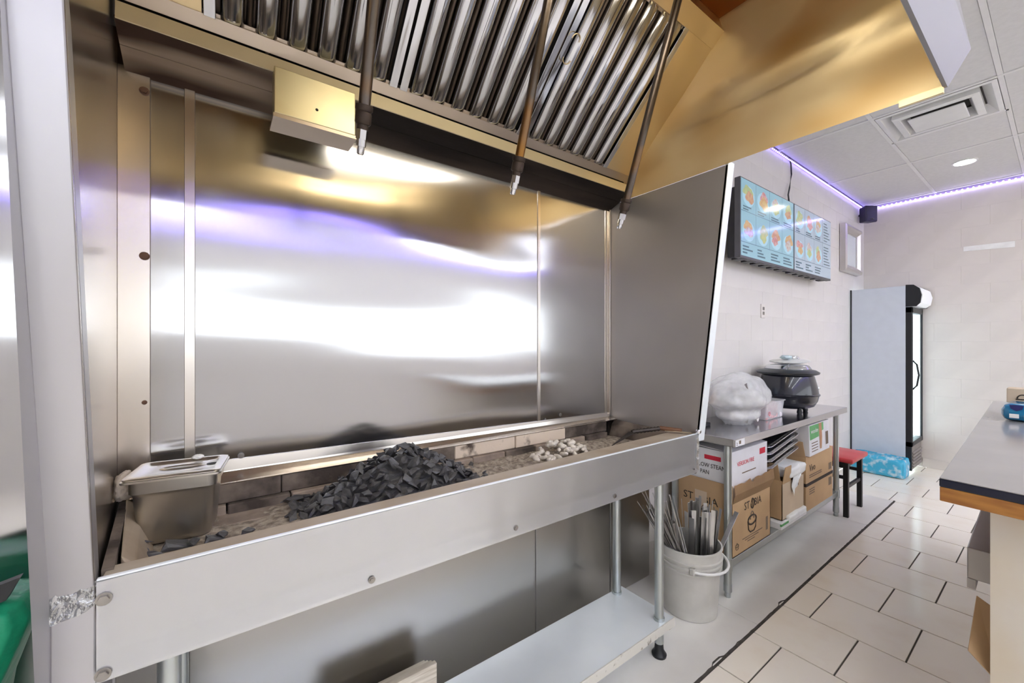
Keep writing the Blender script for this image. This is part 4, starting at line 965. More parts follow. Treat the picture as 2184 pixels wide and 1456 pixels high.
box('red_label', (wx0 + 0.35, wy0 - 0.0008, 0.715), (wx0 + 0.425, wy0, 0.750), 'redink', t)
box('small_print', (wx0 + 0.13, wy0 - 0.0008, 0.640), (wx0 + 0.3, wy0, 0.646), 'inkgrey', t)
text('lettering', 'YELLOW STEAM', 0.034, 'ink', t, (wx0 - 0.0006, wy1 - 0.085, 0.668), (0, -1, 0), (0, 0, 1), sx=0.82)
text('lettering', 'PAN', 0.034, 'ink', t, (wx0 - 0.0006, wy1 - 0.14, 0.628), (0, -1, 0), (0, 0, 1), sx=0.82)
box('red_label', (wx0 - 0.0008, wy0 + 0.055, 0.715), (wx0, wy0 + 0.15, 0.740), 'redink', t)
# -- foil trays, tilted
for k in range(4):
    zz = 0.60 + 0.045 * k
    t = thing('foil_tray', ['lowest crinkled foil tray of the tilted stack under the table', 'second crinkled foil tray from the bottom of the tilted stack', 'third crinkled foil tray from the bottom of the tilted stack', 'topmost crinkled foil tray of the tilted stack, right under the tabletop'][k], 'foil tray', (3.0, 1.25, zz), 'stacked foil trays')
    xf = Matrix.Translation((3.0, 1.245, zz)) @ Matrix.Rotation(math.radians(-9), 4, 'Y')
    def cr(hx, hy, rd): return [(x + 0.003 * math.sin(i * 2.1), y + 0.003 * math.cos(i * 2.7)) for i, (x, y) in enumerate(rrect(hx, hy, rd, 7))]
    loft('tray', [(cr(0.20, 0.13, 0.03), 0.0), (cr(0.225, 0.150, 0.04), 0.038)], 'foil', t, True, False, xf)
    loft('rim', [(rrect(0.225, 0.150, 0.04, 7), 0.037), (rrect(0.245, 0.168, 0.045, 7), 0.038), (rrect(0.246, 0.169, 0.045, 7), 0.034), (rrect(0.243, 0.166, 0.045, 7), 0.034)], 'foil', t, False, False, xf)
# -- open carton with liner
ox0, ox1, oy0, oy1 = 2.905, 3.262, 1.066, 1.40
t = thing('flat_carton', 'flat green and white carton lying under the open pale carton', 'cardboard box', (3.05, 1.2, SZ))
box('body', (ox0 - 0.05, 1.052, SZ), (3.27, 1.40, SZ + 0.04), 'cardwhite', t, 0.003); box('green_band', (ox0 - 0.0505, 1.0512, SZ + 0.022), (3.2705, 1.06, SZ + 0.036), 'cardgreen', t)
lumpy('wrapping', (ox0 + 0.06, 1.046, SZ + 0.016), (3.26, 1.07, SZ + 0.062), 'filmsolid', t, 0.006, 30, 0.008, 3, 4)
t = thing('open_carton', 'pale open carton with a white plastic liner hanging over its front', 'cardboard box', (3.08, 1.23, SZ + 0.042))
b0, b1 = SZ + 0.0425, 0.50
for lo, hi in (((ox0, oy0, b0), (ox1, oy0 + 0.004, b1 - 0.02)), ((ox0, oy1 - 0.004, b0), (ox1, oy1, b1)), ((ox0, oy0, b0), (ox0 + 0.004, oy1, b1)), ((ox1 - 0.004, oy0, b0), (ox1, oy1, b1)), ((ox0, oy0, b0), (ox1, oy1, b0 + 0.004))):
    box('wall', lo, hi, 'cardpale' if hi[1] < 1.08 else 'card', t)
hexa('flap', [(ox0, oy0 + 0.01, b1), (ox0 + 0.004, oy0 + 0.01, b1), (ox0 + 0.004, oy1, b1), (ox0, oy1, b1), (ox0 - 0.045, oy0 + 0.01, b1 + 0.115), (ox0 - 0.041, oy0 + 0.01, b1 + 0.115), (ox0 - 0.041, oy1, b1 + 0.115), (ox0 - 0.045, oy1, b1 + 0.115)], 'card', t)
hexa('flap', [(ox0, oy0 - 0.002, b1 - 0.02), (ox0 + 0.13, oy0 - 0.002, b1 - 0.02), (ox0 + 0.13, oy0 + 0.002, b1 - 0.02), (ox0, oy0 + 0.002, b1 - 0.02), (ox0 - 0.03, oy0 - 0.03, b1 + 0.10), (ox0 + 0.06, oy0 - 0.03, b1 + 0.10), (ox0 + 0.06, oy0 - 0.026, b1 + 0.10), (ox0 - 0.03, oy0 - 0.026, b1 + 0.10)], 'card', t)
lumpy('liner', (ox0 + 0.07, oy0 - 0.02, b1 - 0.005), (ox1 + 0.01, oy1 - 0.1, b1 + 0.075), 'filmsolid', t, 0.018, 11, 0.02, 4, 9)
bm = bmesh.new(); g = []
for j in range(9):
    q = j / 8
    g.append([bm.verts.new((ox0 + 0.12 + 0.19 * s * (1 - 0.55 * q) + 0.02 * q, oy0 - 0.012 - 0.006 * math.sin(s * 9 + j), b1 + 0.04 - 0.16 * q * (1 - 0.55 * s))) for s in [i / 10 for i in range(11)]])
for j in range(8):
    for i in range(10): bm.faces.new((g[j][i], g[j][i + 1], g[j + 1][i + 1], g[j + 1][i]))
put('liner_corner', from_bm(bm, 'liner_corner'), 'filmsolid', t, smooth=True)
box('dark_tape', (ox0 + 0.17, oy0 - 0.0008, b1 - 0.075), (ox0 + 0.26, oy0, b1 - 0.06), 'ink', t)
# -- taped cartons at the right end
vx0, vx1 = 3.305, 3.845
t = thing('taped_carton', 'lower brown carton at the right end of the undershelf, taped in black', 'cardboard box', ((vx0 + vx1) / 2, 1.23, SZ))
box('body', (vx0, 1.066, SZ), (vx1, 1.41, 0.402), 'card', t, 0.002)
box('black_tape', (vx0 - 0.0008, 1.0652, 0.378), (vx1 + 0.0008, 1.41, 0.4005), 'ink', t)
for k in range(3): box('small_print', (vx0 + 0.06, 1.0652, 0.345 - 0.016 * k), (vx0 + 0.16, 1.066, 0.352 - 0.016 * k), 'inkgrey', t)
box('small_print', (vx1 - 0.09, 1.0652, 0.30), (vx1 - 0.03, 1.066, 0.36), 'inkgrey', t)
t = thing('vivo_carton', 'upper brown carton with script lettering stacked at the right end of the undershelf', 'cardboard box', ((vx0 + vx1) / 2, 1.23, 0.403))
box('body', (vx0, 1.066, 0.403), (vx1 - 0.005, 1.41, 0.585), 'card', t, 0.002)
text('lettering', 'Vivo', 0.07, 'ink', t, (vx0 + 0.06, 1.0654, 0.475), (1, 0, 0), (0, 0, 1), sx=0.9)
for k in range(2): box('small_print', (vx0 + 0.06, 1.0652, 0.445 - 0.014 * k), (vx0 + 0.30, 1.066, 0.451 - 0.014 * k), 'inkgrey', t)
box('small_print', (vx1 - 0.09, 1.0652, 0.42), (vx1 - 0.03, 1.066, 0.47), 'inkgrey', t)
hexa('flap', [(vx0 - 0.002, 1.07, 0.583), (vx0 + 0.002, 1.07, 0.583), (vx0 + 0.002, 1.40, 0.583), (vx0 - 0.002, 1.40, 0.583), (vx0 - 0.05, 1.07, 0.70), (vx0 - 0.046, 1.07, 0.70), (vx0 - 0.046, 1.40, 0.70), (vx0 - 0.05, 1.40, 0.70)], 'card', t)
t = thing('cutlery_carton', 'white and green carton with a wooden stick picture on top of the brown cartons', 'cardboard box', (3.53, 1.23, 0.587))
q0, q1 = Vector((3.33, 1.052, 0.5875)), Vector((3.755, 1.060, 0.5875)); tp = Vector((-0.02, 0.0, 0.22))
hexa('body', [q0, q1, Vector((3.755, 1.40, 0.5875)), Vector((3.33, 1.40, 0.5875)), q0 + tp, q1 + tp, Vector((3.735, 1.40, 0.81)), Vector((3.31, 1.40, 0.81))], 'cardwhite', t, 0.003)
fq = lambda s, z: q0 + (q1 - q0) * s + tp * z + Vector((0, -0.0009, 0))
def facepatch(name, poly, m, dz=0.0):
    put(name, raw(name, [fq(s, z) + Vector((0, -dz, 0)) for s, z in poly], [tuple(range(len(poly)))]), m, t)
facepatch('green_print', [(0.03, 0.52), (0.46, 0.55), (0.48, 0.98), (0.02, 0.98)], 'cardgreen')
facepatch('green_print', [(0.60, 0.70), (0.70, 0.72), (0.70, 0.98), (0.58, 0.98)], 'cardgreen')
facepatch('stick_print', [(0.50, 0.12), (0.58, 0.12), (0.62, 0.5), (0.60, 0.98), (0.46, 0.98), (0.48, 0.5)], 'woodink', 0.0004)
text('lettering', 'wooden', 0.045, 'cardwhite', t, fq(0.08, 0.72) + Vector((0, -0.0006, 0)), (1, 0.018, 0), (0, 0, 1))
facepatch('barcode', [(0.80, 0.18), (0.94, 0.18), (0.94, 0.62), (0.80, 0.62)], 'inkgrey')
for k in range(4): facepatch('small_print', [(0.10, 0.12 + 0.09 * k), (0.40, 0.12 + 0.09 * k), (0.40, 0.15 + 0.09 * k), (0.10, 0.15 + 0.09 * k)], 'inkgrey')

# -- on the tabletop
t = thing('cup_bag', 'clear plastic bag full of white cup sleeves on the work table', 'plastic bag', (2.73, 1.25, TZ))
bc = Vector((2.70, 1.245, TZ))
bm = bmesh.new(); bmesh.ops.create_icosphere(bm, subdivisions=5, radius=1)
for v in bm.verts:
    d = v.co.normalized(); rr = 1 + 0.08 * noise.noise(d * 2.0) - 0.05 * abs(noise.noise(d * 5)) + 0.035 * abs(noise.noise(d * 14))
    z = (d.z * 0.5 + 0.5) * 0.325
    wz = 1.0 - 0.20 * math.exp(-((z - 0.09) / 0.03) ** 2)
    if z < 0.02: z = 0.001
    v.co = bc + Vector((d.x * 0.25 * rr * wz, d.y * 0.165 * rr * wz, z * (1 + 0.06 * noise.noise(d * 2))))
    v.co.z = max(v.co.z, TZ + 0.001)
put('film', from_bm(bm, 'film'), 'film', t, smooth=True)
for k, (dx, dy, dz, rz, tl) in enumerate([(-0.12, -0.03, 0.20, 0.3, 1.25), (0.06, -0.045, 0.19, 0.1, 1.3), (0.0, -0.03, 0.13, 0.5, 1.2), (0.11, 0.02, 0.10, -0.3, 1.35), (-0.02, 0.04, 0.22, 0.0, 1.1), (-0.10, 0.0, 0.05, 0.6, 1.5), (0.05, 0.0, 0.05, 0.2, 1.5)]):
    mt = Matrix.Translation(bc + Vector((dx, dy, dz))) @ Matrix.Rotation(rz, 4, 'Z') @ Matrix.Rotation(tl, 4, 'X')
    b2 = lathe_bm([(0, 0), (0.03, 0), (0.041, 0.09), (0.043, 0.092), (0.04, 0.088), (0.028, 0.006), (0, 0.006)], (0, 0, 0), 24); b2.transform(mt)
    o = put('cup', from_bm(b2, 'cup'), ['cup', 'cupgrey'][k in (0, 1)], t); shade(o)
# kettle
KC = Vector((3.47, 1.24, TZ))
t = thing('soup_kettle', 'black round soup kettle with a grey rim and bare metal lid on the work table', 'soup kettle', KC)
lathe('body', [(0, 0.035), (0.13, 0.035), (0.165, 0.05), (0.186, 0.09), (0.194, 0.125), (0.200, 0.13), (0.200, 0.138), (0.193, 0.142), (0.186, 0.19), (0.168, 0.262), (0.160, 0.285), (0, 0.285)], KC, 'kettle', t, 56)
lathe('rim', [(0.155, 0.286), (0.178, 0.278), (0.196, 0.284), (0.200, 0.296), (0.176, 0.312), (0.150, 0.318), (0.14, 0.312)], KC, 'kettlerim', t, 56)
lathe('lid', [(0.148, 0.316), (0.150, 0.322), (0.135, 0.345), (0.118, 0.352), (0.0, 0.356)], KC, 'chrome', t, 48)
for k in range(6):
    a = 2 * math.pi * k / 6 + 0.3; p = KC + Vector((0.17 * math.cos(a), 0.17 * math.sin(a), 0.300)); lathe('rim_stud', [(0.010, -0.004), (0.009, 0.006), (0, 0.009)], p, 'chrome', t, 12)
for a in (-2.2, -0.7, 0.9, 2.4):
    p = KC + Vector((0.13 * math.cos(a), 0.13 * math.sin(a), 0)); lathe('foot', [(0, 0), (0.014, 0), (0.018, 0.01), (0.012, 0.04), (0, 0.04)], p, 'blackplastic', t, 14)
kp = KC + Vector((0.165, -0.085, 0.165)); tube('knob_stem', [kp, kp + Vector((0.045, -0.023, 0))], 0.010, 'chrome', t, 12); tube('knob', [kp + Vector((0.043, -0.022, 0)), kp + Vector((0.058, -0.03, 0))], 0.026, 'chrome', t, 18)
tube('lid_bracket', [KC + Vector((-0.15, -0.05, 0.32)), KC + Vector((-0.16, -0.06, 0.352)), KC + Vector((-0.11, -0.05, 0.356))], 0.004, 'chrome', t, 8)
t = thing('dish_lid', 'white oval dish cover lying tilted on top of the kettle lid', 'dish cover', KC + Vector((0.03, 0, 0.357)))
xfm = Matrix.Translation(KC + Vector((0.045, 0, 0.365))) @ Matrix.Rotation(math.radians(-3), 4, 'Y')
b2 = lathe_bm([(0, -0.004), (0.09, -0.004), (0.128, 0.006), (0.132, 0.012), (0.122, 0.018), (0.07, 0.022), (0, 0.022)], (0, 0, 0), 40); b2.transform(xfm); o = put('cover', from_bm(b2, 'cover'), 'white', t); shade(o)
b2 = lathe_bm([(0, 0.022), (0.055, 0.022), (0.058, 0.03), (0.04, 0.05), (0, 0.054)], (0.02, 0, 0), 10); b2.transform(xfm); o = put('crinkled_top', from_bm(b2, 'crinkled_top'), 'foil', t)
rag('plastic_scrap', KC + Vector((-0.03, 0.0, 0.407)), (0.05, 0.04, 0.016), 'bluecloth', 'crumpled pale plastic on the dish cover above the kettle', 14, 'plastic')
# tub and basket
tx0, tx1, ty0, ty1 = 2.90, 3.195, 1.155, 1.30
t = thing('packet_tub', 'clear plastic tub of pink and white packets in front of the kettle', 'plastic tub', ((tx0 + tx1) / 2, 1.23, TZ))
xf = Matrix.Translation(((tx0 + tx1) / 2, (ty0 + ty1) / 2, TZ + 0.001))
loft('tub', [(rrect(0.128, 0.062, 0.012), 0.0), (rrect(0.145, 0.072, 0.014), 0.112), (rrect(0.152, 0.078, 0.014), 0.114), (rrect(0.152, 0.078, 0.014), 0.12)], 'tub', t, True, False, xf)
lumpy('packets', (tx0 + 0.02, ty0 + 0.008, TZ + 0.004), (tx1 - 0.10, ty1 - 0.014, TZ + 0.10), 'pinkpack', t, 0.004, 40, 0.008, 3, 3)
lumpy('packets', (tx1 - 0.10, ty0 + 0.008, TZ + 0.004), (tx1 - 0.02, ty1 - 0.014, TZ + 0.105), 'tubfill', t, 0.004, 40, 0.008, 3, 6)
text('red_mark', 'O', 0.04, 'redink', t, (tx0 + 0.03, ty0 + 0.0005, TZ + 0.03), (1, 0, 0), (0, 0, 1))
BK = Vector((3.03, 1.372, TZ))
t = thing('wire_basket', 'black woven oval basket behind the packet tub', 'basket', BK)
def ring_pts(rx, ry, z, n=40): return [BK + Vector((rx * math.cos(2 * math.pi * k / n), ry * math.sin(2 * math.pi * k / n), z)) for k in range(n + 1)]
lathe_ = [(0.09, 0.001), (0.10, 0.012), (0.13, 0.16), (0.136, 0.165)]
b2 = lathe_bm([(0, 0.002)] + lathe_, (0, 0, 0), 40); b2.transform(Matrix.Translation(BK) @ Matrix.Diagonal((1.0, 0.52, 1.0, 1))); o = put('basket_wall', from_bm(b2, 'basket_wall'), 'basket', t); shade(o)
for z, rx in ((0.04, 0.104), (0.07, 0.111), (0.10, 0.118), (0.13, 0.125), (0.163, 0.137)): tube('woven_band', ring_pts(rx, rx * 0.52, z), 0.006 if z > 0.16 else 0.004, 'basket', t, 6)
rag('film_bundle', BK + Vector((-0.01, -0.004, 0.205)), (0.118, 0.056, 0.055), 'bluecloth', 'crumpled pale blue film heaped in the black basket', 21, 'plastic')
t = thing('picture_box', 'narrow gold and black box behind the hood edge at the left end of the table', 'box', (2.36, 1.36, TZ))
box('back_board', (2.33, 1.33, TZ), (2.47, 1.40, TZ + 0.235), 'blackplastic', t, 0.003); box('gold_face', (2.335, 1.3285, TZ + 0.03), (2.44, 1.331, TZ + 0.22), 'wood', t); box('base', (2.30, 1.30, TZ), (2.47, 1.42, TZ + 0.02), 'blackplastic', t, 0.003)

# ================================================================== STOOL, FRIDGE, WATER
t = thing('stool', 'black framed stool with a red padded seat at the end of the work table', 'stool', (4.21, 1.19, 0))
lumpy('seat', (4.016, 0.985, 0.430), (4.43, 1.40, 0.468), 'redseat', t, 0.002, 8, 0.012, 2, 1)
for x in (4.03, 4.385):
    for y in (1.03, 1.36): box('leg', (x - 0.0165, y - 0.0165, 0), (x + 0.0165, y + 0.0165, 0.43), 'blacksteel', t, 0.002, 1)
for y in (1.03, 1.36): box('rail', (4.03, y - 0.01, 0.40), (4.385, y + 0.01, 0.43), 'blacksteel', t); box('stretcher', (4.046, y - 0.009, 0.225), (4.369, y + 0.009, 0.25), 'blacksteel', t)
for x in (4.03, 4.385): box('rail', (x - 0.01, 1.03, 0.40), (x + 0.01, 1.36, 0.43), 'blacksteel', t); box('stretcher', (x - 0.009, 1.046, 0.30), (x + 0.009, 1.344, 0.325), 'blacksteel', t)
FX0, FX1, FY0, FY1 = 5.835, 6.365, 0.945, 1.452
t = thing('display_fridge', 'tall pale drinks fridge with a lit glass door, seen from its side in the corner', 'fridge', ((FX0 + FX1) / 2, 1.2, 0))
box('side_wall', (FX0, FY0 + 0.05, 0.05), (FX0 + 0.03, FY1, 1.985), 'fridge', t, 0.004); box('side_wall', (FX1 - 0.03, FY0 + 0.05, 0.05), (FX1, FY1, 1.985), 'fridge', t, 0.004)
box('back_wall', (FX0 + 0.03, FY1 - 0.04, 0.05), (FX1 - 0.03, FY1, 1.985), 'fridgein', t); box('roof', (FX0 + 0.03, FY0 + 0.05, 1.74), (FX1 - 0.03, FY1 - 0.04, 1.985), 'fridge', t)
box('plinth', (FX0 + 0.03, FY0 + 0.06, 0.05), (FX1 - 0.03, FY1 - 0.04, 0.30), 'fridgein', t)
box('back_edge', (FX0 - 0.004, FY1 - 0.012, 0.05), (FX0 + 0.002, FY1 + 0.002, 1.985), 'blackplastic', t)
for z in (0.7, 1.05, 1.4): box('shelf', (FX0 + 0.035, FY0 + 0.10, z), (FX1 - 0.035, FY1 - 0.05, z + 0.012), 'white', t)
box('liner', (FX1 - 0.045, FY0 + 0.019, 0.35), (FX1 - 0.03, FY1 - 0.04, 1.74), 'fridgein', t)  # glowing sheet added so the inner side wall looks lit
box('lamp_tube', (FX0 + 0.034, FY0 + 0.07, 0.40), (FX0 + 0.052, FY0 + 0.09, 1.70), 'fridgelamp', t)
for lo, hi in (((FX0, FY0, 0.30), (FX0 + 0.045, FY0 + 0.05, 1.76)), ((FX1 - 0.030, FY0, 0.30), (FX1, FY0 + 0.016, 1.76)), ((FX0, FY0, 1.70), (FX1, FY0 + 0.05, 1.76)), ((FX0, FY0, 0.30), (FX1, FY0 + 0.05, 0.35))):
    box('door_frame', lo, hi, 'blackplastic', t, 0.003)
box('door_glass', (FX0 + 0.045, FY0 + 0.012, 0.35), (FX1 - 0.045, FY0 + 0.018, 1.70), 'doorglass', t)
tube('door_handle', [(FX0 + 0.03, FY0, 0.90), (FX0 + 0.03, FY0 - 0.03, 0.94), (FX0 + 0.03, FY0 - 0.045, 1.05), (FX0 + 0.03, FY0 - 0.03, 1.16), (FX0 + 0.03, FY0, 1.20)], 0.008, 'blackplastic', t, 10)
prism_x('canopy_end', [(FY0 + 0.05, 1.765), (FY0 - 0.03, 1.765), (FY0 - 0.06, 1.80), (FY0 - 0.07, 1.88), (FY0 - 0.055, 1.95), (FY0 - 0.01, 1.99), (FY0 + 0.05, 1.995)], FX0, FX0 + 0.012, 'blackplastic', t)
prism_x('canopy_end', [(FY0 + 0.05, 1.765), (FY0 - 0.03, 1.765), (FY0 - 0.06, 1.80), (FY0 - 0.07, 1.88), (FY0 - 0.055, 1.95), (FY0 - 0.01, 1.99), (FY0 + 0.05, 1.995)], FX1 - 0.012, FX1, 'blackplastic', t)
prism_x('canopy_sign', [(FY0 + 0.045, 1.77), (FY0 - 0.028, 1.77), (FY0 - 0.064, 1.80), (FY0 - 0.078, 1.88), (FY0 - 0.06, 1.95), (FY0 - 0.012, 1.985), (FY0 + 0.045, 1.988)], FX0 + 0.012, FX1 - 0.012, 'lightbox', t)
box('kick_frame', (FX0, FY0 + 0.004, 0.05), (FX0 + 0.03, FY0 + 0.05, 0.298), 'blackplastic', t)
box('kick_panel', (FX0 + 0.03, FY0 + 0.012, 0.05), (FX1, FY0 + 0.05, 0.298), 'greyplastic', t)
for k in range(5): prism_x('louvre', [(FY0 + 0.014, 0.075 + 0.034 * k), (FY0 - 0.002, 0.082 + 0.034 * k), (FY0 + 0.004, 0.098 + 0.034 * k), (FY0 + 0.014, 0.10 + 0.034 * k)], FX0 + 0.06, FX1 - 0.05, 'greyplastic', t)
for x in (FX0 + 0.06, FX1 - 0.06):
    for y in (FY0 + 0.1, FY1 - 0.08): lathe('caster', [(0, 0), (0.02, 0), (0.024, 0.02), (0.012, 0.05), (0, 0.05)], (x, y, 0), 'blackplastic', t, 14)
# shrink-wrapped water
WX0, WX1, WY0, WY1 = 5.575, 5.815, 0.955, 1.40
t = thing('water_pack', 'blue shrink-wrapped pack of water bottles on the floor beside the fridge', 'water pack', ((WX0 + WX1) / 2, 1.18, 0))
def wfn(v):
    k = 0.010 * (math.sin(v.co.y * 92) + math.sin(v.co.x * 92)) * (1 if v.co.z > 0.08 else 0.6)
    v.co.z = max(0.001, v.co.z + k * (1 if v.co.z > 0.12 else 0)); v.co.x += 0.004 * math.sin(v.co.y * 92)
lumpy('shrink_wrap', (WX0, WY0, 0.0), (WX1, WY1, 0.185), 'bluewrap', t, 0.008, 18, 0.03, 5, 5, wfn)
for i in range(3):
    for j in range(6):
        c = (WX0 + 0.045 + 0.075 * i, WY0 + 0.045 + 0.071 * j, 0.0); lathe('bottle', [(0, 0.004), (0.03, 0.004), (0.032, 0.02), (0.032, 0.13), (0.014, 0.172), (0.014, 0.198), (0, 0.2)], c, 'bottle', t, 14)

# ================================================================== COUNTER AT THE RIGHT
CZ = 1.0; NX = 1.655
counter = thing('service_counter', 'service counter with a grey laminate top and raw wood edge at the right', 'counter', (3.2, -0.2, 0))
def ctop(name, z0, z1, m, dx=0, dy=0, bevel=0.004):
    # top is very slightly out of square with the wall, as photographed
    p = [(NX - dx, 0.212 - dy), (4.15 + dx, 0.286 - dy), (4.15 + dx, -0.58), (NX - 0.10 - dx, -0.65)]
    return hexa(name, [(x, y, z0) for x, y in p] + [(x, y, z1) for x, y in p], m, counter, bevel)
ctop('laminate_top', CZ - 0.003, CZ, 'counter', 0, 0, 0.001); ctop('dark_edge', CZ - 0.026, CZ - 0.003, 'counteredge', 0.001, -0.001, 0.003); ctop('wood_edge', CZ - 0.066, CZ - 0.026, 'wood', 0.0, 0.0, 0.002)
hexa('end_panel', [(1.72, 0.124, 0), (1.735, 0.124, 0), (1.66, -0.60, 0), (1.645, -0.60, 0), (1.72, 0.124, CZ - 0.066), (1.735, 0.124, CZ - 0.066), (1.66, -0.60, CZ - 0.066), (1.645, -0.60, CZ - 0.066)], 'counterbody', counter)
hexa('body', [(1.74, 0.105, 0.0), (4.05, 0.14, 0.0), (4.05, -0.5, 0.0), (1.74, -0.55, 0.0), (1.74, 0.105, CZ - 0.066), (4.05, 0.14, CZ - 0.066), (4.05, -0.5, CZ - 0.066), (1.74, -0.55, CZ - 0.066)], 'counterbody', counter)
dr = hexa('drawer', [(1.90, 0.10, 0.645), (3.0, 0.11, 0.645), (3.0, 0.21, 0.645), (1.90, 0.184, 0.645), (1.90, 0.10, 0.742), (3.0, 0.11, 0.742), (3.0, 0.21, 0.742), (1.90, 0.184, 0.742)], 'drawer', counter, 0.003)
hexa('drawer_runner', [(1.90, 0.166, 0.615), (3.0, 0.19, 0.615), (3.0, 0.21, 0.615), (1.90, 0.184, 0.615), (1.90, 0.166, 0.645), (3.0, 0.19, 0.645), (3.0, 0.21, 0.645), (1.90, 0.184, 0.645)], 'drawer', counter)
a, b, c_, d_ = at(2095, 1282, 1, 0.145), at(2066, 1338, 1, 0.165), Vector((1.80, 0.106, 0)), 0
tcard = thing('card_flap', 'brown cardboard flap sticking out beside the counter end panel', 'cardboard', (1.85, 0.14, 0.52))
k0, k1, k2, k3 = Vector((1.86, 0.160, 0.615)), Vector((1.86, 0.108, 0.585)), Vector((1.74, 0.108, 0.44)), Vector((1.74, 0.166, 0.50))
sheet('flap', k0, k1, k2, k3, 0.004, 'card', tcard)
# packs on the counter
t = thing('tissue_pack', 'blue glossy wrapped pack lying on the counter edge of the frame', 'packet', (3.25, 0.06, CZ))
lumpy('pack', (3.12, -0.22, CZ + 0.001), (3.32, 0.192, CZ + 0.085), 'bluepack', t, 0.004, 14, 0.03, 3, 7)
put('navy_badge', raw('navy_badge', [(3.1185, 0.165, CZ + 0.08), (3.1185, 0.145, CZ + 0.082), (3.1185, 0.12, CZ + 0.08), (3.1185, 0.125, CZ + 0.062), (3.1185, 0.142, CZ + 0.052), (3.1185, 0.16, CZ + 0.062)], [(0, 1, 2, 3, 4, 5)]), 'navy', t)
for k in range(4): box('white_label', (3.116, 0.135 - 0.045 * k, CZ + 0.018), (3.1195, 0.165 - 0.045 * k, CZ + 0.038), 'white', t, 0.001)
t = thing('small_carton', 'small pinkish carton with a dark dome logo behind the blue pack', 'cardboard box', (3.42, 0.1, CZ))
box('body', (3.335, 0.06, CZ), (3.46, 0.185, CZ + 0.145), 'cardpale', t, 0.002); 
pts = [Vector((3.3342, 0.150 - 0.035 * (1 - math.cos(a)) / 2 * 2 / 2, CZ + 0.095 + 0.02 * math.sin(a))) for a in [k * math.pi / 12 for k in range(13)]]
tube('dome_logo', pts, 0.003, 'ink', t, 6); box('logo_base', (3.3338, 0.108, CZ + 0.088), (3.335, 0.155, CZ + 0.094), 'ink', t)
t = thing('white_carton', 'white carton with a red fish-like mark at the right edge of the frame', 'cardboard box', (3.42, 0.0, CZ))
box('body', (3.335, -0.12, CZ), (3.46, 0.055, CZ + 0.155), 'cardwhite', t, 0.002); box('red_mark', (3.3342, -0.02, CZ + 0.118), (3.335, 0.04, CZ + 0.132), 'redink', t)

# ================================================================== ON THE WALLS
def screen_tv(label, x0, x1, z0, z1, cols, smat, seed):
    yf = 1.322
    t = thing('menu_screen', label, 'screen', ((x0 + x1) / 2, 1.38, z0))
    box('case', (x0 + 0.03, 1.36, z0 + 0.012), (x1 - 0.03, 1.425, z1 - 0.05), 'tvcase', t, 0.008)
    box('wall_bracket', ((x0 + x1) / 2 - 0.2, 1.42, z0 + 0.1), ((x0 + x1) / 2 + 0.2, YB - 0.003, z1 - 0.15), 'tvcase', t)
    box('bezel', (x0, yf, z0), (x1, 1.362, z1), 'tvside', t, 0.003)
    for k in range(6): box('vent_slot', (x0 + 0.05 + 0.14 * k, 1.335, z0 - 0.002), (x0 + 0.13 + 0.14 * k, 1.405, z0 + 0.014), 'tvcase', t)
    sc = box('display', (x0 + 0.008, yf - 0.0015, z0 + 0.016), (x1 - 0.008, yf + 0.002, z1 - 0.008), smat, t)
    r = random.Random(seed); W, Hh = x1 - x0 - 0.016, z1 - z0 - 0.024; X0, Z0 = x0 + 0.008, z0 + 0.016
    L = bmesh.new(); yy = yf - 0.0022
    def quad(bm_, ax_, az, bx_, bz): bm_.faces.new([bm_.verts.new(p) for p in ((ax_, yy, az), (bx_, yy, az), (bx_, yy, bz), (ax_, yy, bz))])
    zr = [Z0 + Hh * q for q in (0.18, 0.585)]
    for z in zr: quad(L, X0, z - 0.0018, X0 + W, z + 0.0018)
    for c in range(1, cols): quad(L, X0 + W * c / cols - 0.0015, zr[0], X0 + W * c / cols + 0.0015, Z0 + Hh)
    put('ruling', from_bm(L, 'ruling'), 'menuline', sc)
    Tm = bmesh.new()
    for c in range(cols):
        for rr_, (za, zb) in enumerate(((zr[0], zr[1]), (zr[1], Z0 + Hh))):
            cx = X0 + W * (c + 0.5) / cols; cw = W / cols
            cz = (za + zb) / 2 + (0.02 if rr_ else -0.005)
            if smat == 'screen2' and c == cols - 1:
                for k in range(7): quad(Tm, cx - cw * 0.38, za + 0.02 + 0.026 * k, cx + cw * r.uniform(0.0, 0.38), za + 0.029 + 0.026 * k)
                continue
            ell = [(cx + cw * 0.40 * math.cos(a), yy, cz - 0.02 + 0.072 * math.sin(a)) for a in [k * math.pi / 12 for k in range(24)]]
            put('dish_plate', raw('dish_plate', ell, [tuple(range(24))]), 'plate', sc)
            for q in range(2):
                ox_, oz = r.uniform(-0.10, 0.10) * cw, (0.026 if q == 0 else -0.014); fx, fz = cw * r.uniform(0.22, 0.34), r.uniform(0.030, 0.046)
                el = [(cx + ox_ + fx * (1 + 0.16 * math.sin(3 * a + seed + q)) * math.cos(a), yy - 0.0006 - 0.0004 * q, cz - 0.012 + oz + fz * (1 + 0.2 * math.sin(4 * a + c)) * math.sin(a)) for a in [k * math.pi / 12 for k in range(24)]]
                put('dish_food', raw('dish_food', el, [tuple(range(24))]), FOOD[(c * 2 + rr_ * 3 + q + seed) % 6], sc)
            if rr_:
                for k in range(2): quad(Tm, cx - cw * 0.38, za + 0.010 + 0.018 * k, cx - cw * 0.38 + cw * r.uniform(0.3, 0.7), za + 0.019 + 0.018 * k)
            else:
                for k in range(3): quad(Tm, cx - cw * 0.40, Z0 + 0.018 + 0.022 * k, cx - cw * 0.40 + cw * r.uniform(0.3, 0.75), Z0 + 0.029 + 0.022 * k)
    tag(put('menu_text', from_bm(Tm, 'menu_text'), 'menuline', sc), kind='stuff')
    return t
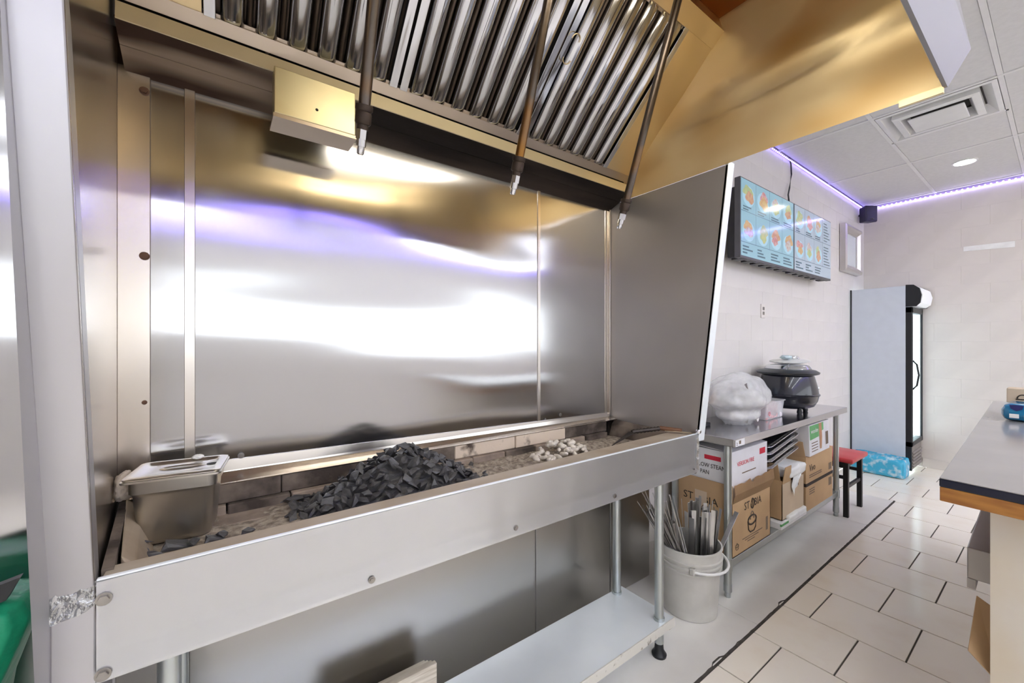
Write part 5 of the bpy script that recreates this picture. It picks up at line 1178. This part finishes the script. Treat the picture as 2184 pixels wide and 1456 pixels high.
screen_tv('wall-mounted menu screen nearest the hood, four columns of dishes', 2.905, 3.828, 1.975, 2.535, 4, 'screen', 3)
screen_tv('washed-out menu screen on the wall nearest the picture frame', 3.838, 4.715, 1.975, 2.535, 4, 'screen2', 8)
cp = [at(1683, 327, 1, YB - 0.008), at(1687, 350, 1, YB - 0.012), at(1688, 372, 1, YB - 0.012), at(1684, 400, 1, YB - 0.02), at(1681, 415, 1, YB - 0.03), at(1683, 432, 1, YB - 0.05)]
cp[0].z = min(cp[0].z, ZC)
tag(tube('cable', cp, 0.006, 'blackplastic', None, 8), 'black cable hanging from the ceiling down behind the menu screens', 'cable')
# picture frame
t = thing('framed_certificate', 'silver framed certificate hung high in the room corner', 'picture frame', (5.79, 1.42, 2.17))
fx0, fx1, fz0, fz1 = 5.47, 6.07, 2.17, 2.69
def moulding(p, q, inner0, inner1):
    bm = bmesh.new()
    sec = [(0.0, 0.0), (0.004, -0.05), (0.03, -0.06), (0.05, -0.05), (0.075, -0.025), (0.085, -0.02), (0.085, 0.0)]
    rows = []
    for s, (pt, inn) in enumerate(((p, inner0), (q, inner1))):
        rows.append([bm.verts.new((pt[0] + inn[0] * h, YB - 0.006 + y, pt[1] + inn[1] * h)) for h, y in sec])
    n = len(sec)
    for i in range(n): bm.faces.new((rows[0][i], rows[0][(i + 1) % n], rows[1][(i + 1) % n], rows[1][i]))
    bm.faces.new(rows[0]); bm.faces.new(rows[1][::-1]); put('moulding', from_bm(bm, 'moulding'), 'frame', t)
cs = [(fx0, fz0), (fx1, fz0), (fx1, fz1), (fx0, fz1)]; ins = [(1, 1), (-1, 1), (-1, -1), (1, -1)]
for k in range(4): moulding(cs[k], cs[(k + 1) % 4], ins[k], ins[(k + 1) % 4])
box('certificate', (fx0 + 0.07, YB - 0.02, fz0 + 0.07), (fx1 - 0.07, YB - 0.012, fz1 - 0.07), 'paper', t)
box('backing', (fx0 + 0.01, YB - 0.012, fz0 + 0.01), (fx1 - 0.01, YB - 0.004, fz1 - 0.01), 'blackplastic', t)
# speaker
sp = Vector((6.15, 1.375, 2.89))
t = thing('corner_speaker', 'small dark speaker mounted in the ceiling corner', 'speaker', sp)
fwd = Vector((-0.55, -0.83, 0)).normalized(); rt = Vector((-fwd.y, fwd.x, 0))
def spv(a, b, z): return sp + rt * a + fwd * b + Vector((0, 0, z))
hexa('cabinet', [spv(-0.055, -0.05, -0.09), spv(0.055, -0.05, -0.09), spv(0.075, 0.055, -0.10), spv(-0.075, 0.055, -0.10), spv(-0.055, -0.05, 0.085), spv(0.055, -0.05, 0.085), spv(0.075, 0.055, 0.09), spv(-0.075, 0.055, 0.09)], 'speaker', t, 0.012)
hexa('grille', [spv(-0.065, 0.052, -0.085), spv(0.065, 0.052, -0.085), spv(0.065, 0.060, -0.085), spv(-0.065, 0.060, -0.085), spv(-0.065, 0.052, 0.08), spv(0.065, 0.052, 0.08), spv(0.065, 0.060, 0.08), spv(-0.065, 0.060, 0.08)], 'speaker', t, 0.003)
box('badge', spv(-0.02, 0.058, -0.072) - Vector((0.006, 0.006, 0.003)), spv(0.02, 0.064, -0.066), 'tvside', t)
tube('bracket', [spv(0, -0.04, 0), Vector((6.17, YB - 0.003, 2.90))], 0.012, 'blackplastic', t, 8)
# outlet and pale strip
t = thing('wall_outlet', 'cream wall outlet plate on the block wall above the work table', 'outlet', (3.583, YB, 1.643))
box('plate', (3.548, YB - 0.010, 1.588), (3.618, YB - 0.001, 1.70), 'outlet', t, 0.002)
for z in (1.625, 1.663): box('socket', (3.568, YB - 0.0115, z - 0.013), (3.598, YB - 0.009, z + 0.013), 'greyplastic', t, 0.003)
tp0, tp1 = at(2055, 530, 0, XR), at(2165, 520, 0, XR)
o = hexa('pale_strip', [(XR - 0.006, tp0.y, tp0.z - 0.03), (XR - 0.006, tp1.y, tp1.z - 0.03), (XR - 0.002, tp1.y, tp1.z - 0.03), (XR - 0.002, tp0.y, tp0.z - 0.03), (XR - 0.006, tp0.y, tp0.z + 0.018), (XR - 0.006, tp1.y, tp1.z + 0.03), (XR - 0.002, tp1.y, tp1.z + 0.03), (XR - 0.002, tp0.y, tp0.z + 0.018)], 'tape')  # pale bumpy strip just proud of the far wall
tag(o, 'pale glossy strip on the far wall', 'tape')
